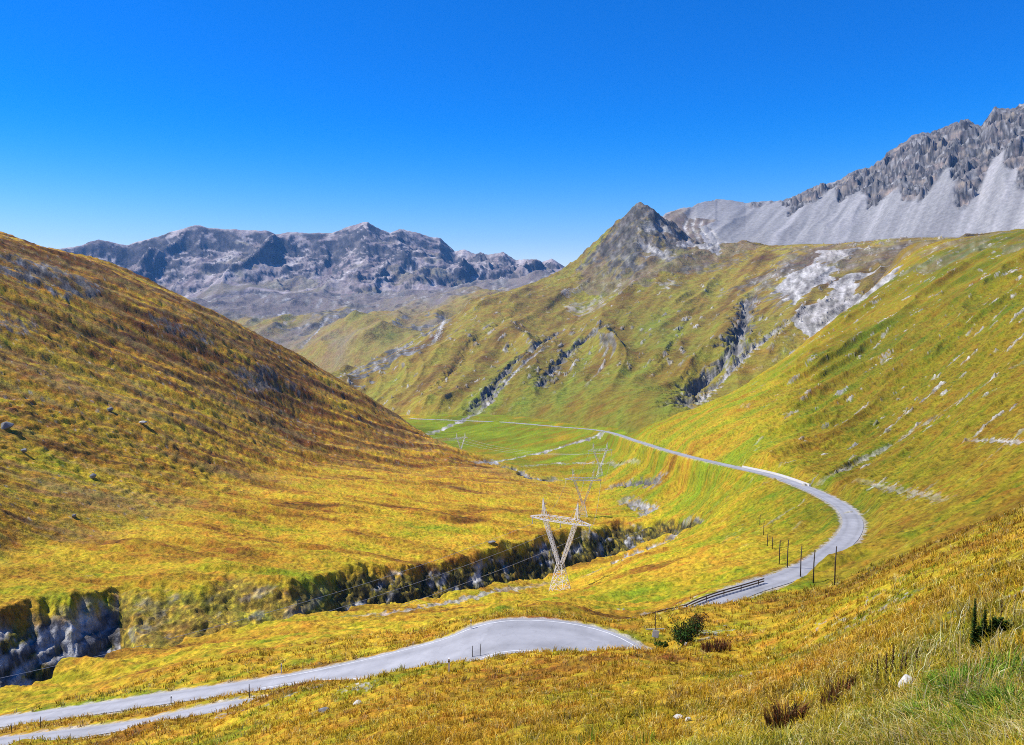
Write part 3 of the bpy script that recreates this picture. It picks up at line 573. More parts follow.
# ------------------------------------------------------------------ materials
def new_mat(name):
    m = bpy.data.materials.new(name); m.use_nodes = True
    nt = m.node_tree; b = nt.nodes['Principled BSDF']; return m, nt, b
def ground_mat(name, s1, s2, amt, bump, bdist):
    m, nt, b = new_mat(name); N = nt.nodes; Lk = nt.links
    at = N.new('ShaderNodeAttribute'); at.attribute_name = 'Col'
    tc = N.new('ShaderNodeTexCoord')
    n1 = N.new('ShaderNodeTexNoise'); n1.inputs['Scale'].default_value = s1; n1.inputs['Detail'].default_value = 5; n1.inputs['Roughness'].default_value = .68
    n2 = N.new('ShaderNodeTexNoise'); n2.inputs['Scale'].default_value = s2; n2.inputs['Detail'].default_value = 3
    Lk.new(tc.outputs['Object'], n1.inputs['Vector']); Lk.new(tc.outputs['Object'], n2.inputs['Vector'])
    mr = N.new('ShaderNodeMapRange'); mr.inputs['From Min'].default_value = .3; mr.inputs['From Max'].default_value = .7
    mr.inputs['To Min'].default_value = 1 - amt; mr.inputs['To Max'].default_value = 1 + amt
    Lk.new(n1.outputs['Fac'], mr.inputs['Value'])
    hs = N.new('ShaderNodeHueSaturation'); mr2 = N.new('ShaderNodeMapRange')
    mr2.inputs['From Min'].default_value = .3; mr2.inputs['From Max'].default_value = .7; mr2.inputs['To Min'].default_value = .475; mr2.inputs['To Max'].default_value = .525
    Lk.new(n2.outputs['Fac'], mr2.inputs['Value']); Lk.new(mr2.outputs['Result'], hs.inputs['Hue']); Lk.new(mr.outputs['Result'], hs.inputs['Value'])
    Lk.new(at.outputs['Color'], hs.inputs['Color']); Lk.new(hs.outputs['Color'], b.inputs['Base Color'])
    b.inputs['Roughness'].default_value = .95; b.inputs['Specular IOR Level'].default_value = .12
    bp = N.new('ShaderNodeBump'); bp.inputs['Strength'].default_value = bump; bp.inputs['Distance'].default_value = bdist
    Lk.new(n1.outputs['Fac'], bp.inputs['Height']); Lk.new(bp.outputs['Normal'], b.inputs['Normal'])
    return m
def plain(name, colr, rough=.7, metal=0, nscale=8, amt=.15, spec=.3):
    m, nt, b = new_mat(name); N = nt.nodes; Lk = nt.links
    tc = N.new('ShaderNodeTexCoord'); n = N.new('ShaderNodeTexNoise'); n.inputs['Scale'].default_value = nscale; n.inputs['Detail'].default_value = 5
    Lk.new(tc.outputs['Object'], n.inputs['Vector'])
    mx = N.new('ShaderNodeMix'); mx.data_type = 'RGBA'
    mx.inputs['A'].default_value = (*[c * (1 - amt) for c in colr], 1); mx.inputs['B'].default_value = (*[min(1, c * (1 + amt)) for c in colr], 1)
    Lk.new(n.outputs['Fac'], mx.inputs['Factor']); Lk.new(mx.outputs['Result'], b.inputs['Base Color'])
    b.inputs['Roughness'].default_value = rough; b.inputs['Metallic'].default_value = metal; b.inputs['Specular IOR Level'].default_value = spec
    return m
def attr_mat(name, rough=.8, trans=0.0):
    m, nt, b = new_mat(name)
    at = nt.nodes.new('ShaderNodeAttribute'); at.attribute_name = 'Col'
    nt.links.new(at.outputs['Color'], b.inputs['Base Color']); b.inputs['Roughness'].default_value = rough; b.inputs['Specular IOR Level'].default_value = .15
    return m
MT_near = ground_mat('turf_near', 4.0, 1.1, .55, 1.0, .2)
MT_mid = ground_mat('turf_mid', 1.1, .25, .36, .9, .5)
MT_mount = ground_mat('turf_mountain', .12, .04, .30, .8, 5)
MT_far = ground_mat('rock_far', .05, .01, .35, .45, 12)
MT_scree = ground_mat('scree', .09, .02, .25, .3, 4)
MATS = [MT_mid, MT_mid, MT_mid, MT_mid, MT_near, MT_mid, MT_mount, MT_mount, MT_far, MT_scree]

# ------------------------------------------------------------------ terrain meshes
Vx = np.stack([X, Y, Z], -1).astype(np.float32).reshape(-1, 3); Cc = col.reshape(-1, 3)
ii, jj = np.meshgrid(np.arange(NA - 1), np.arange(NR - 1), indexing='ij')
v0 = (ii * NR + jj); quads = np.stack([v0, v0 + NR, v0 + NR + 1, v0 + 1], -1)[..., ::-1].reshape(-1, 4)
rg = region[:-1, :-1].reshape(-1)
def mesh_np(name, verts, faces, cols=None, mat=None, smooth=True, n=4, extra=None):
    me = bpy.data.meshes.new(name)
    me.vertices.add(len(verts)); me.vertices.foreach_set('co', np.ascontiguousarray(verts, np.float32).ravel())
    me.loops.add(faces.size); me.loops.foreach_set('vertex_index', np.ascontiguousarray(faces, np.int32).ravel())
    me.polygons.add(len(faces)); me.polygons.foreach_set('loop_start', np.arange(0, faces.size, n, dtype=np.int32))
    me.polygons.foreach_set('use_smooth', np.full(len(faces), smooth))
    if cols is not None:
        ca = me.color_attributes.new('Col', 'FLOAT_COLOR', 'POINT')
        ca.data.foreach_set('color', np.concatenate([cols, np.ones((len(cols), 1))], 1).astype(np.float32).ravel())
    me.update(calc_edges=True)
    if mat: me.materials.append(mat)
    o = bpy.data.objects.new(name, me); C.objects.link(o); return o
def structure(o): o['kind'] = 'structure'; return o
for k, nm in enumerate(NAMES):
    f = quads[rg == k]
    if len(f) == 0: continue
    used = np.unique(f); mp = np.zeros(len(Vx), np.int32); mp[used] = np.arange(len(used))
    structure(mesh_np(nm, Vx[used], mp[f], Cc[used], MATS[k]))
print('terrain', Vx.shape)

# ------------------------------------------------------------------ helpers for built things
class MB:
    def __init__(s): s.v = []; s.f = []
    def bar(s, a, b, w, h=None, up=(0, 0, 1)):
        a = Vector(a); b = Vector(b); h = h or w; d = (b - a).normalized(); up = Vector(up)
        if abs(d.dot(up)) > .95: up = Vector((1, 0, 0))
        sx = d.cross(up).normalized() * w / 2; sy = sx.cross(d).normalized() * h / 2; k = len(s.v)
        for p in (a, b):
            for q in (-sx - sy, sx - sy, sx + sy, -sx + sy): s.v.append(tuple(p + q))
        s.f += [(k, k+1, k+2, k+3), (k+7, k+6, k+5, k+4)] + [(k + i, k + 4 + i, k + 4 + (i + 1) % 4, k + (i + 1) % 4) for i in range(4)]
        return s
    def tube(s, pts, rad, n=8):
        pts = [Vector(p) for p in pts]; rad = rad if isinstance(rad, (list, tuple)) else [rad] * len(pts); k0 = len(s.v)
        for i, p in enumerate(pts):
            d = (pts[min(i + 1, len(pts) - 1)] - pts[max(i - 1, 0)]).normalized(); up = Vector((0, 0, 1)) if abs(d.z) < .9 else Vector((1, 0, 0))
            sx = d.cross(up).normalized(); sy = sx.cross(d).normalized()
            for j in range(n): t = 2 * PI * j / n; s.v.append(tuple(p + (sx * math.cos(t) + sy * math.sin(t)) * rad[i]))
        for i in range(len(pts) - 1):
            for j in range(n):
                a = k0 + i * n + j; b = k0 + i * n + (j + 1) % n; s.f.append((a, b, b + n, a + n))
        s.f.append(tuple(k0 + j for j in range(n))[::-1]); s.f.append(tuple(k0 + (len(pts) - 1) * n + j for j in range(n)))
        return s
    def blob(s, c, r, seed=0, sub=2, rough=.25, flat=1):
        bm = bmesh.new(); bmesh.ops.create_icosphere(bm, subdivisions=sub, radius=1); k = len(s.v)
        rg_ = random.Random(seed); off = rg_.random() * 50
        for v in bm.verts:
            n = v.co.copy(); q = 1 + rough * float(gnoise(np.array([n.x * 1.7 + off]), np.array([n.y * 1.7 + n.z * 1.3 + off]), seed)[0]) * 1.6 + rough * .5 * (rg_.random() - .5)
            s.v.append((c[0] + n.x * q * r[0], c[1] + n.y * q * r[1], c[2] + n.z * q * r[2]))
        for f in bm.faces: s.f.append(tuple(k + v.index for v in f.verts))
        bm.free(); return s
    def build(s, name, mat, parent=None, smooth=False):
        me = bpy.data.meshes.new(name); me.from_pydata(s.v, [], s.f); me.materials.append(mat); me.update()
        if smooth: me.polygons.foreach_set('use_smooth', [True] * len(me.polygons))
        o = bpy.data.objects.new(name, me); C.objects.link(o); o.parent = parent; return o
def empty(name, loc, rz=0):
    o = bpy.data.objects.new(name, None); C.objects.link(o); o.location = loc; o.rotation_euler = (0, 0, rz); return o
def tag(o, label=None, cat=None, group=None, kind=None):
    for k, v in (('label', label), ('category', cat), ('group', group), ('kind', kind)):
        if v: o[k] = v
    return o
def copy_tree(o, parent=None):
    c = o.copy(); C.objects.link(c); c.parent = parent
    for ch in list(o.children): copy_tree(ch, c)
    return c
def ground(px, py, lo=2, hi=7400): return Vector(hit(Z, px, py, lo, hi))
def gz(x, y): return float(sample(Z, np.array([x]), np.array([y]))[0])
# ------------------------------------------------------------------ roads
asph, nt, b = new_mat('asphalt')
N = nt.nodes; Lk = nt.links; tc = N.new('ShaderNodeTexCoord'); n1 = N.new('ShaderNodeTexNoise'); n1.inputs['Scale'].default_value = .35; n1.inputs['Detail'].default_value = 8; n1.inputs['Roughness'].default_value = .65
cr = N.new('ShaderNodeValToRGB'); cr.color_ramp.elements[0].position = .3; cr.color_ramp.elements[0].color = (.25, .25, .26, 1); cr.color_ramp.elements[1].position = .7; cr.color_ramp.elements[1].color = (.35, .35, .36, 1)
Lk.new(tc.outputs['Object'], n1.inputs['Vector']); Lk.new(n1.outputs['Fac'], cr.inputs['Fac'])
atr = N.new('ShaderNodeAttribute'); atr.attribute_name = 'Col'; mm = N.new('ShaderNodeMix'); mm.data_type = 'RGBA'; mm.blend_type = 'MULTIPLY'; mm.inputs['Factor'].default_value = 1
vor = N.new('ShaderNodeTexVoronoi'); vor.feature = 'DISTANCE_TO_EDGE'; vor.inputs['Scale'].default_value = .45
nw = N.new('ShaderNodeTexNoise'); nw.inputs['Scale'].default_value = 1.3; nw.inputs['Detail'].default_value = 4; va = N.new('ShaderNodeVectorMath'); va.operation = 'ADD'
Lk.new(tc.outputs['Object'], nw.inputs['Vector']); Lk.new(tc.outputs['Object'], va.inputs[0]); Lk.new(nw.outputs['Color'], va.inputs[1]); Lk.new(va.outputs[0], vor.inputs['Vector'])
ck = N.new('ShaderNodeMapRange'); ck.inputs['From Min'].default_value = 0; ck.inputs['From Max'].default_value = .02; ck.inputs['To Min'].default_value = .88; ck.inputs['To Max'].default_value = 1; Lk.new(vor.outputs['Distance'], ck.inputs['Value'])
v2 = N.new('ShaderNodeTexVoronoi'); v2.inputs['Scale'].default_value = .13; Lk.new(va.outputs[0], v2.inputs['Vector']); sp2 = N.new('ShaderNodeSeparateColor'); Lk.new(v2.outputs['Color'], sp2.inputs[0])
pt = N.new('ShaderNodeMapRange'); pt.inputs['From Min'].default_value = .62; pt.inputs['From Max'].default_value = .66; pt.inputs['To Min'].default_value = 1; pt.inputs['To Max'].default_value = .90; Lk.new(sp2.outputs[0], pt.inputs['Value'])
mk = N.new('ShaderNodeMath'); mk.operation = 'MULTIPLY'; Lk.new(ck.outputs[0], mk.inputs[0]); Lk.new(pt.outputs[0], mk.inputs[1])
m3 = N.new('ShaderNodeMix'); m3.data_type = 'RGBA'; m3.blend_type = 'MULTIPLY'; m3.inputs['Factor'].default_value = 1; Lk.new(cr.outputs['Color'], m3.inputs['A']); Lk.new(mk.outputs[0], m3.inputs['B'])
Lk.new(m3.outputs['Result'], mm.inputs['A']); Lk.new(atr.outputs['Color'], mm.inputs['B']); Lk.new(mm.outputs['Result'], b.inputs['Base Color']); b.inputs['Roughness'].default_value = .9
paint = plain('road_paint', (.66, .66, .64), .7, nscale=2, amt=.25)
def normals2(line):
    t = np.gradient(line[:, :2], axis=0); t /= np.linalg.norm(t, axis=1)[:, None]
    return np.stack([-t[:, 1], t[:, 0]], 1)       # to the left of travel
def strip(name, line, offs, z, mat, tint=None):
    """offs: list of lateral offset arrays"""
    n = normals2(line); vs = []
    for o in offs: vs.append(np.concatenate([line[:, :2] + n * np.asarray(o)[:, None], (line[:, 2] + z)[:, None]], 1))
    m = len(offs); L = len(line); v = np.stack(vs, 1).reshape(-1, 3)
    i, j = np.meshgrid(np.arange(L - 1), np.arange(m - 1), indexing='ij'); k = i * m + j
    f = np.stack([k, k + m, k + m + 1, k + 1], -1).reshape(-1, 4)[:, ::-1]
    c = None
    if tint is not None: c = np.repeat(np.tile(np.asarray(tint), L)[:, None], 3, 1)
    return structure(mesh_np(name, v, f, c, mat))
prof9 = [-1, -.8, -.55, -.35, -.1, .1, .35, .55, .8, 1]
tint9 = [1.0, 1.0, .86, 1.0, 1.05, 1.05, 1.0, .86, 1.0, 1.0]
strip('road', lineA, [hwA * q for q in prof9], 0.0, asph, tint9)
strip('road', lineU, [hwU * q for q in prof9], 0.0, asph, tint9)
sel = np.where((dC < 30) & (np.arange(nA) < np.argmin(np.hypot(lineA[:, 0] - loop[7][0], lineA[:, 1] - loop[7][1]))))[0]; sel = np.arange(sel.min(), sel.max() + 1); lnM = lineA[sel]; hM = hwA[sel]
for s_ in (-1, 1): strip('road_marking', lnM, [s_ * (hM - .55) - .05, s_ * (hM - .55) + .05], .012, paint)
print('roads ok')
# ------------------------------------------------------------------ pylons and lines
steel = plain('weathered_steel', (.74, .72, .72), .5, .0, 2, .2)
cable = plain('cable', (.55, .55, .56), .4, .3)
ceram = plain('insulator_glass', (.35, .40, .40), .3, 0, 3, .2, .5)
wood_d = plain('dark_wood', (.055, .042, .032), .85, 0, 6, .5)
wood_r = plain('tarred_wood', (.10, .065, .042), .85, 0, 5, .5)
white_p = plain('white_plastic', (.75, .75, .73), .5, 0, 3, .06)
black_p = plain('black_plastic', (.03, .03, .03), .5)
red_r = plain('red_reflector', (.5, .03, .02), .3)
concrete = plain('pale_concrete', (.52, .50, .46), .9, 0, 1.5, .25)
stone_m = plain('pale_stone', (.50, .48, .44), .9, 0, 7, .45, .1)
stone_d = plain('grey_stone', (.20, .20, .20), .9, 0, 5, .5, .1)
def lattice(m, a0, a1, w0, w1, n, axis_u, axis_v, t):
    """four chords with zigzag bracing between two square sections"""
    a0 = Vector(a0); a1 = Vector(a1); U = Vector(axis_u); W = Vector(axis_v)
    def corner(f, i):
        c = a0.lerp(a1, f); w = w0 + (w1 - w0) * f; s = ((-1, -1), (1, -1), (1, 1), (-1, 1))[i]
        return c + U * s[0] * w + W * s[1] * w
    for i in range(4): m.bar(corner(0, i), corner(1, i), t)
    for k in range(n):
        f0, f1 = k / n, (k + 1) / n
        for i in range(4):
            j = (i + 1) % 4
            m.bar(corner(f0, i), corner(f1, j), t * .6); m.bar(corner(f0, j), corner(f1, i), t * .6)
            m.bar(corner(f1, i), corner(f1, j), t * .55)
PYG = 'lattice pylons of the power line through the valley'
def make_pylon():
    r_ = empty('power_pylon', (0, 0, 0))
    m = MB(); lattice(m, (0, 0, -1.5), (0, 0, 7.5), 2.5, .75, 4, (1, 0, 0), (0, 1, 0), .13); m.build('tower_body', steel, r_)
    for s in (-1, 1):
        m = MB(); lattice(m, (s * .5, 0, 7.5), (s * 4.6, 0, 19), .38, .5, 7, (1, 0, 0), (0, 1, 0), .11); m.build('arm', steel, r_)
        m = MB()
        for q in ((-.5, -.5), (.5, -.5), (.5, .5), (-.5, .5)): m.bar((s * 5 + q[0], q[1], 20.4), (s * 5.4, 0, 25), .15)
        for z0 in (21.5, 23): m.bar((s * 5 - .4, -.4, z0), (s * 5 + .5, .4, z0 + .7), .1)
        m.build('earth_peak', steel, r_)
    m = MB()
    for y in (-.6, .6):
        m.bar((-9.4, y * .2, 19), (9.4, y * .2, 19), .01) if False else None
        for s in (-1, 1):
            m.bar((0, y, 19), (s * 5, y, 19), .12); m.bar((s * 5, y, 19), (s * 9.4, 0, 19.3), .12); m.bar((0, y, 20.4), (s * 5, y, 20.4), .12); m.bar((s * 5, y, 20.4), (s * 9.4, 0, 19.5), .12)
    for k in range(-9, 9):
        t0 = abs(k) if abs(k) > 5 else 0
        zt = lambda q: 20.4 if abs(q) <= 5 else 20.4 - (abs(q) - 5) * .2
        yy = lambda q: .6 if abs(q) <= 5 else .6 * (9.4 - abs(q)) / 4.4
        for sg in (-1, 1): m.bar((k, sg * yy(k), 19 if k % 2 else zt(k)), (k + 1, sg * yy(k + 1), zt(k + 1) if k % 2 else 19), .11)
        m.bar((k, -yy(k), 19), (k + 1, yy(k + 1), 19), .09)
    m.build('crossarm', steel, r_)
    for x in (-8.8, 0, 8.8):
        m = MB(); pts = [(x, 0, 19.1 - .1 * i) for i in range(19)]; m.tube(pts, [.05 if i % 2 else .16 for i in range(19)], 6); m.build('insulator', ceram, r_)
    return r_
py_px = [(560, 590, 100, 700, 1.0), (583, 517, 250, 700, .92), (600, 477, 380, 900, .92), None]
pos = [ground(p[0], p[1], p[2], p[3]) for p in py_px[:3]]
a4, _ = ray(461, 450); pos.append(Vector((660 * math.sin(float(a4)), 660 * math.cos(float(a4)), 0))); pos[3].z = gz(pos[3].x, pos[3].y)
p0 = Vector((-118, 112, 0)); p0.z = gz(p0.x, p0.y)
chain = [p0] + pos + [Vector((-190, 900, -128))]
print('pylons', [tuple(round(c) for c in p) for p in chain])
PL = ['nearest grey lattice pylon, with its V-shaped arms rising from the near rim of the gorge', 'middle lattice pylon of the close three, standing on golden meadow just beyond the gorge', 'farthest lattice pylon of the close three, on green valley grass below the road', 'tiny pale lattice pylon half hidden behind the foot of the left hill']
scl = [1.06, .88, .9, .75]
proto = make_pylon(); pyl = []
for i, p in enumerate(pos):
    o = proto if i == 0 else copy_tree(proto)
    d = (chain[i + 2] - chain[i]); o.location = p; o.rotation_euler.z = math.atan2(d.y, d.x) - PI / 2; o.scale = (scl[i],) * 3
    tag(o, PL[i], 'pylon', PYG); pyl.append(o)
bpy.context.view_layer.update()
for x in (-8.8, 0, 8.8):
    pts = []; anchors = []
    d = (pos[0] - p0); anchors.append(p0 + Vector((d.y, -d.x, 0)).normalized() * x + Vector((0, 0, 17.5)))
    for o in pyl: anchors.append(o.matrix_world @ Vector((x, 0, 17.3)))
    anchors.append(chain[-1] + Vector((x, 0, 14)))
    m = MB()
    for a, b in zip(anchors[:-1], anchors[1:]):
        L = (b - a).length
        for k in range(16):
            t = k / 16; q = a.lerp(b, t); q.z -= 4 * .028 * L * t * (1 - t); pts.append(q)
    pts.append(anchors[-1])
    m.tube(pts, .035, 4)
    tag(m.build('power_line', cable), 'long sagging power conductor strung from pylon to pylon across gorge and valley', 'power line', 'conductors of the power line')

# ------------------------------------------------------------------ tall poles by the bend
PG = 'tall dark poles in a row beside the road bend'
pol = [(834.6, 585, 37, 'dark wooden pole rightmost and nearest of the row, on golden grass beside the bend'),
       (813.3, 583, 32, 'second dark wooden pole from the right, at the near edge of the road'),
       (800.4, 577, 30, 'third dark wooden pole from the right, standing before the grey asphalt'),
       (787.3, 567.5, 27, 'fourth dark wooden pole from the right, just past the far edge of the road'),
       (779.2, 564, 23, 'fifth pole from the right, on green meadow behind the road'),
       (772.2, 549, 12, 'sixth pole from the right, a short faint one on the meadow slope'),
       (767.3, 546, 12, 'seventh pole from the right, a short faint one on the meadow slope'),
       (763.6, 535, 14, 'eighth pole from the right, thin and dark on the yellow-green meadow'),
       (759.8, 525, 10, 'leftmost and farthest pole of the row, very small on the meadow')]
for px, py, h, lab in pol:
    g = ground(px, py, 40, 500); hh = h * math.hypot(g.x, g.y) / F * 1.0
    m = MB(); m.tube([g + Vector((0, 0, -.4)), g + Vector((.0, 0, hh * .6)), g + Vector((.02 * hh, 0, hh))], [.10, .085, .07], 7)
    m.tube([g + Vector((.02 * hh, 0, hh - .02)), g + Vector((.02 * hh, 0, hh + .04))], [.09, .07], 7)
    tag(m.build('wooden_pole', wood_d, smooth=True), lab, 'pole', PG)

# ------------------------------------------------------------------ timber guardrail on the outer edge of the upper road
nU = normals2(lineU)
def edge_pts(px0, px1, off, line=lineU, nn=nU, hw=hwU, side=1, lo=0, hi=1e9):
    a = np.arctan2(line[:, 0], line[:, 1]); c = CX + F * np.tan(a); rr = np.hypot(line[:, 0], line[:, 1])
    k = np.where((c > px0) & (c < px1) & (rr > lo) & (rr < hi))[0]; k = np.arange(k.min(), k.max() + 1)
    return [Vector((line[i, 0] + nn[i, 0] * side * (hw[i] + off), line[i, 1] + nn[i, 1] * side * (hw[i] + off), line[i, 2])) for i in k]
def resample(pts, step):
    out = [pts[0]]; acc_ = 0
    for a, b in zip(pts[:-1], pts[1:]):
        acc_ += (b - a).length
        if acc_ >= step: out.append(b); acc_ = 0
    return out
gl = smooth_line([xy(P(a_, b_, z=c_)) for a_, b_, c_ in ((643, 619, -39.9), (665, 613, -40.3), (700, 604.5, -41.0), (735, 593, -41.6), (764, 583.5, -42.1))], 1.5)
E = [Vector((q[0], q[1], max(q[2] - .25, gz(q[0], q[1]) + .05))) for q in gl]
if E:
    gr = empty('guardrail', E[0]); tag(gr, 'long dark timber guardrail with two rails on the far edge of the upper road', 'guardrail')
    for q in resample(E, 4.0):
        m = MB(); q_ = q - E[0]; m.bar(q_ + Vector((0, 0, -.9)), q_ + Vector((0, 0, .75)), .11, .11); m.build('post', wood_r, gr)
    for zz in (.68, .30):
        m = MB()
        for a, b in zip(E[:-1], E[1:]): m.bar(a - E[0] + Vector((0, 0, zz)), b - E[0] + Vector((0, 0, zz)), .09, .17)
        m.build('rail', wood_r, gr)
# pale concrete kerb wall where the road leaves the slope
Wp = edge_pts(738, 806, .35, side=-1, lo=215, hi=330)
if Wp:
    m = MB()
    for a, b in zip(Wp[:-1], Wp[1:]): m.bar(a + Vector((0, 0, .1)), b + Vector((0, 0, .1)), .5, 1.0)
    tag(m.build('kerb_wall', concrete), 'low pale concrete wall along the uphill edge of the upper road', 'low wall')

# ------------------------------------------------------------------ delineators, stakes and the plate by the hairpin
def marker(px, py, lab, white=True, h=1.05, lean=0.0):
    g = ground(px, py, 20, 200)
    if white:
        r_ = empty('delineator_post', g); m = MB(); m.bar((0, 0, -.3), (lean, 0, h), .13, .09); m.build('post', white_p, r_)
        m = MB(); m.bar((lean * .72, 0, h * .72), (lean * .86, 0, h * .86), .137, .097); m.build('black_band', black_p, r_)
        m = MB(); m.bar((lean * .76, -.052, h * .76), (lean * .82, -.052, h * .82), .06, .012); m.build('reflector', red_r, r_)
        tag(r_, lab, 'road marker', 'white marker posts along the hairpin road')
    else:
        m = MB(); m.tube([g + Vector((0, 0, -.3)), g + Vector((lean * .5, 0, h * .5)), g + Vector((lean, 0, h))], [.045, .04, .032], 6)
        tag(m.build('snow_stake', wood_d), lab, 'stake', 'thin dark stakes along the hairpin road')
marker(471, 629.5, 'white marker post on the far edge of the road where it widens into the hairpin')
marker(281.5, 673, 'white marker post on the far edge of the straight road left of the hairpin')
marker(449, 671.5, 'white marker post in the grass below the near edge of the hairpin', h=.8)
marker(171, 704, 'white marker post leaning at the near edge of the straight road', h=.95, lean=.06)
marker(249.5, 698, 'dark stake in the grass verge between the two strands of road', False, 1.3)
marker(303, 670, 'thin dark stake on the far edge of the straight road', False, .9)
marker(472.5, 657.5, 'left one of two dark stakes close together on the inner edge of the hairpin', False, 1.2)
marker(480, 656.5, 'right one of two dark stakes close together on the inner edge of the hairpin', False, 1.3, .08)
marker(527, 617, 'thin dark stake behind the top of the hairpin', False, 1.6)
marker(40, 728, 'dark leaning stake at lower left on the near edge of the road', False, 1.2, .12)
marker(12, 733, 'leftmost dark stake at the near edge of the road', False, 1.0, -.05)
g = ground(655, 645.5, 40, 130)
r_ = empty('marker_pole', g); tag(r_, 'tall thin dark pole with a small white plate beside the end of the hairpin', 'marker pole')
m = MB(); m.tube([(0, 0, -.4), (0, 0, 1.8), (.02, 0, 3.5)], [.05, .045, .035], 6); m.build('pole', wood_d, r_)
m = MB(); m.bar((-.9, .03, 1.62), (.9, -.03, 1.70), .07, .07); m.build('crossbar', stone_m, r_)
m = MB(); m.bar((-.02, -.06, .85), (.10, -.06, 1.55), .62, .05, up=(0, 1, 0)); m.build('plate', white_p, r_)

# ------------------------------------------------------------------ stones
def stone(px, py, w, h, lab, mat=stone_m, seed=1, flat=.7, lo=2, hi=900):
    g = ground(px, py, lo, hi); d = math.hypot(g.x, g.y); s = w * d / F / 2
    bm = bmesh.new(); dd = random.Random(seed); hz = h * d / F
    for _ in range(22):
        n = Vector((dd.gauss(0, 1), dd.gauss(0, 1), dd.gauss(0, 1))).normalized() * dd.uniform(.8, 1.0)
        bm.verts.new((n.x * s, n.y * s * .8, hz * (.35 + n.z * .6 + .12 * n.x)))
    bmesh.ops.convex_hull(bm, input=list(bm.verts)); bmesh.ops.bevel(bm, geom=list(bm.edges), offset=s * .05, segments=1, affect='EDGES')
    me = bpy.data.meshes.new('stone'); bm.to_mesh(me); bm.free(); me.materials.append(mat)
    o = bpy.data.objects.new('stone' if d < 60 else 'boulder', me); C.objects.link(o); o.location = g
    tag(o, lab, 'stone', None); return o
stone(908, 689, 22, 15, 'pale angular stone in the long grass at lower right', seed=3)
stone(851, 728, 12, 9, 'small bluish grey stone in the grass near the bottom edge', stone_d, 5)
stone(797, 700, 9, 4, 'small flat pale stone in golden grass left of the angular stone', seed=7)
stone(678, 719, 12, 5, 'flat pale stone, left one of a pair in the golden slope', seed=9)
stone(688, 721, 7, 5, 'small pale stone, right one of a pair in the golden slope', seed=11)
stone(1001, 669, 14, 6, 'dark flat stone in the grass at the right edge', stone_d, 13)
stone(357, 704, 12, 4, 'pale flat stone on the golden slope below the straight road', seed=15)
stone(324, 714, 14, 8, 'grey stone on the golden slope near the bottom', stone_d, 17)
stone(686, 646, 4, 5, 'tiny white stone at the foot of the green bush', seed=19)
stone(6, 429, 14, 7, 'dark boulder at the left edge on the grassy hill', stone_d, 21, lo=150)
stone(93, 478, 8, 5, 'grey boulder near the foot of the grassy hill', stone_d, 23, lo=150)
stone(24, 452, 7, 4, 'grey boulder below the dark one on the grassy hill', stone_d, 25, lo=150)
stone(143, 424, 9, 4, 'pale flat boulder half way up the grassy hill', stone_m, 27, lo=150)
stone(110, 411, 7, 4, 'grey boulder above the pale flat one on the grassy hill', stone_d, 29, lo=150)
stone(74, 517, 5, 3, 'tiny dark boulder on the golden meadow below the hill', stone_d, 31, lo=150)
stone(492, 543, 10, 3, 'lone flat grey boulder on the golden meadow near the gorge', stone_d, 33, lo=150)
print('things ok')

# ------------------------------------------------------------------ vegetation
def leaf_mat(name, trans=.35):
    m = bpy.data.materials.new(name); m.use_nodes = True; nt = m.node_tree; n = nt.nodes; n.clear()
    out = n.new('ShaderNodeOutputMaterial'); at = n.new('ShaderNodeAttribute'); at.attribute_name = 'Col'
    d = n.new('ShaderNodeBsdfDiffuse'); t = n.new('ShaderNodeBsdfTranslucent'); mx = n.new('ShaderNodeMixShader'); mx.inputs[0].default_value = trans
    nt.links.new(at.outputs['Color'], d.inputs[0]); nt.links.new(at.outputs['Color'], t.inputs[0]); nt.links.new(d.outputs[0], mx.inputs[1]); nt.links.new(t.outputs[0], mx.inputs[2]); nt.links.new(mx.outputs[0], out.inputs[0])
    return m
blade_m = leaf_mat('grass_blades', .35); foli_m = leaf_mat('foliage', .25)
def blades(base, hgt, wid, lean_dir, lean, colr, bend=.45):
    """arrays -> two-segment curved blades (5 verts, quad as 2 tris + tip)"""
    n = len(base); ang = rng.random(n) * 2 * PI
    sx = np.stack([np.cos(ang), np.sin(ang), np.zeros(n)], 1) * (wid / 2)[:, None]
    L = np.stack([np.cos(lean_dir), np.sin(lean_dir), np.zeros(n)], 1) * (lean * hgt)[:, None]
    up = np.zeros((n, 3)); up[:, 2] = hgt
    b0 = base - sx - up * .08; b1 = base + sx - up * .08; mid = base + up * .6 + L * .35
    tip = base + up * (1 - .35 * np.clip(lean, 0, 1.5))[:, None] + L
    v = np.stack([b0, b1, mid - sx * .7, mid + sx * .7, tip], 1).reshape(-1, 3)
    k = np.arange(n)[:, None] * 5
    f = np.stack([k + [[0, 1, 3]], k + [[0, 3, 2]], k + [[2, 3, 4]]], 1).reshape(-1, 3)
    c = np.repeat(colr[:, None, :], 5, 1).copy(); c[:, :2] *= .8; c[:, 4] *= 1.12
    return v, f, c.reshape(-1, 3)
def pick(cols, p, n):
    c = np.array(cols, float)[rng.choice(len(cols), n, p=np.array(p) / sum(p))]
    return np.clip(c * (1 + .28 * rng.standard_normal((n, 1))) * (1 + .06 * rng.standard_normal((n, 3))), .01, .9)
colgrid = col
def ground_col(x, y):
    return np.stack([sample(colgrid[..., c], x, y) for c in range(3)], -1)
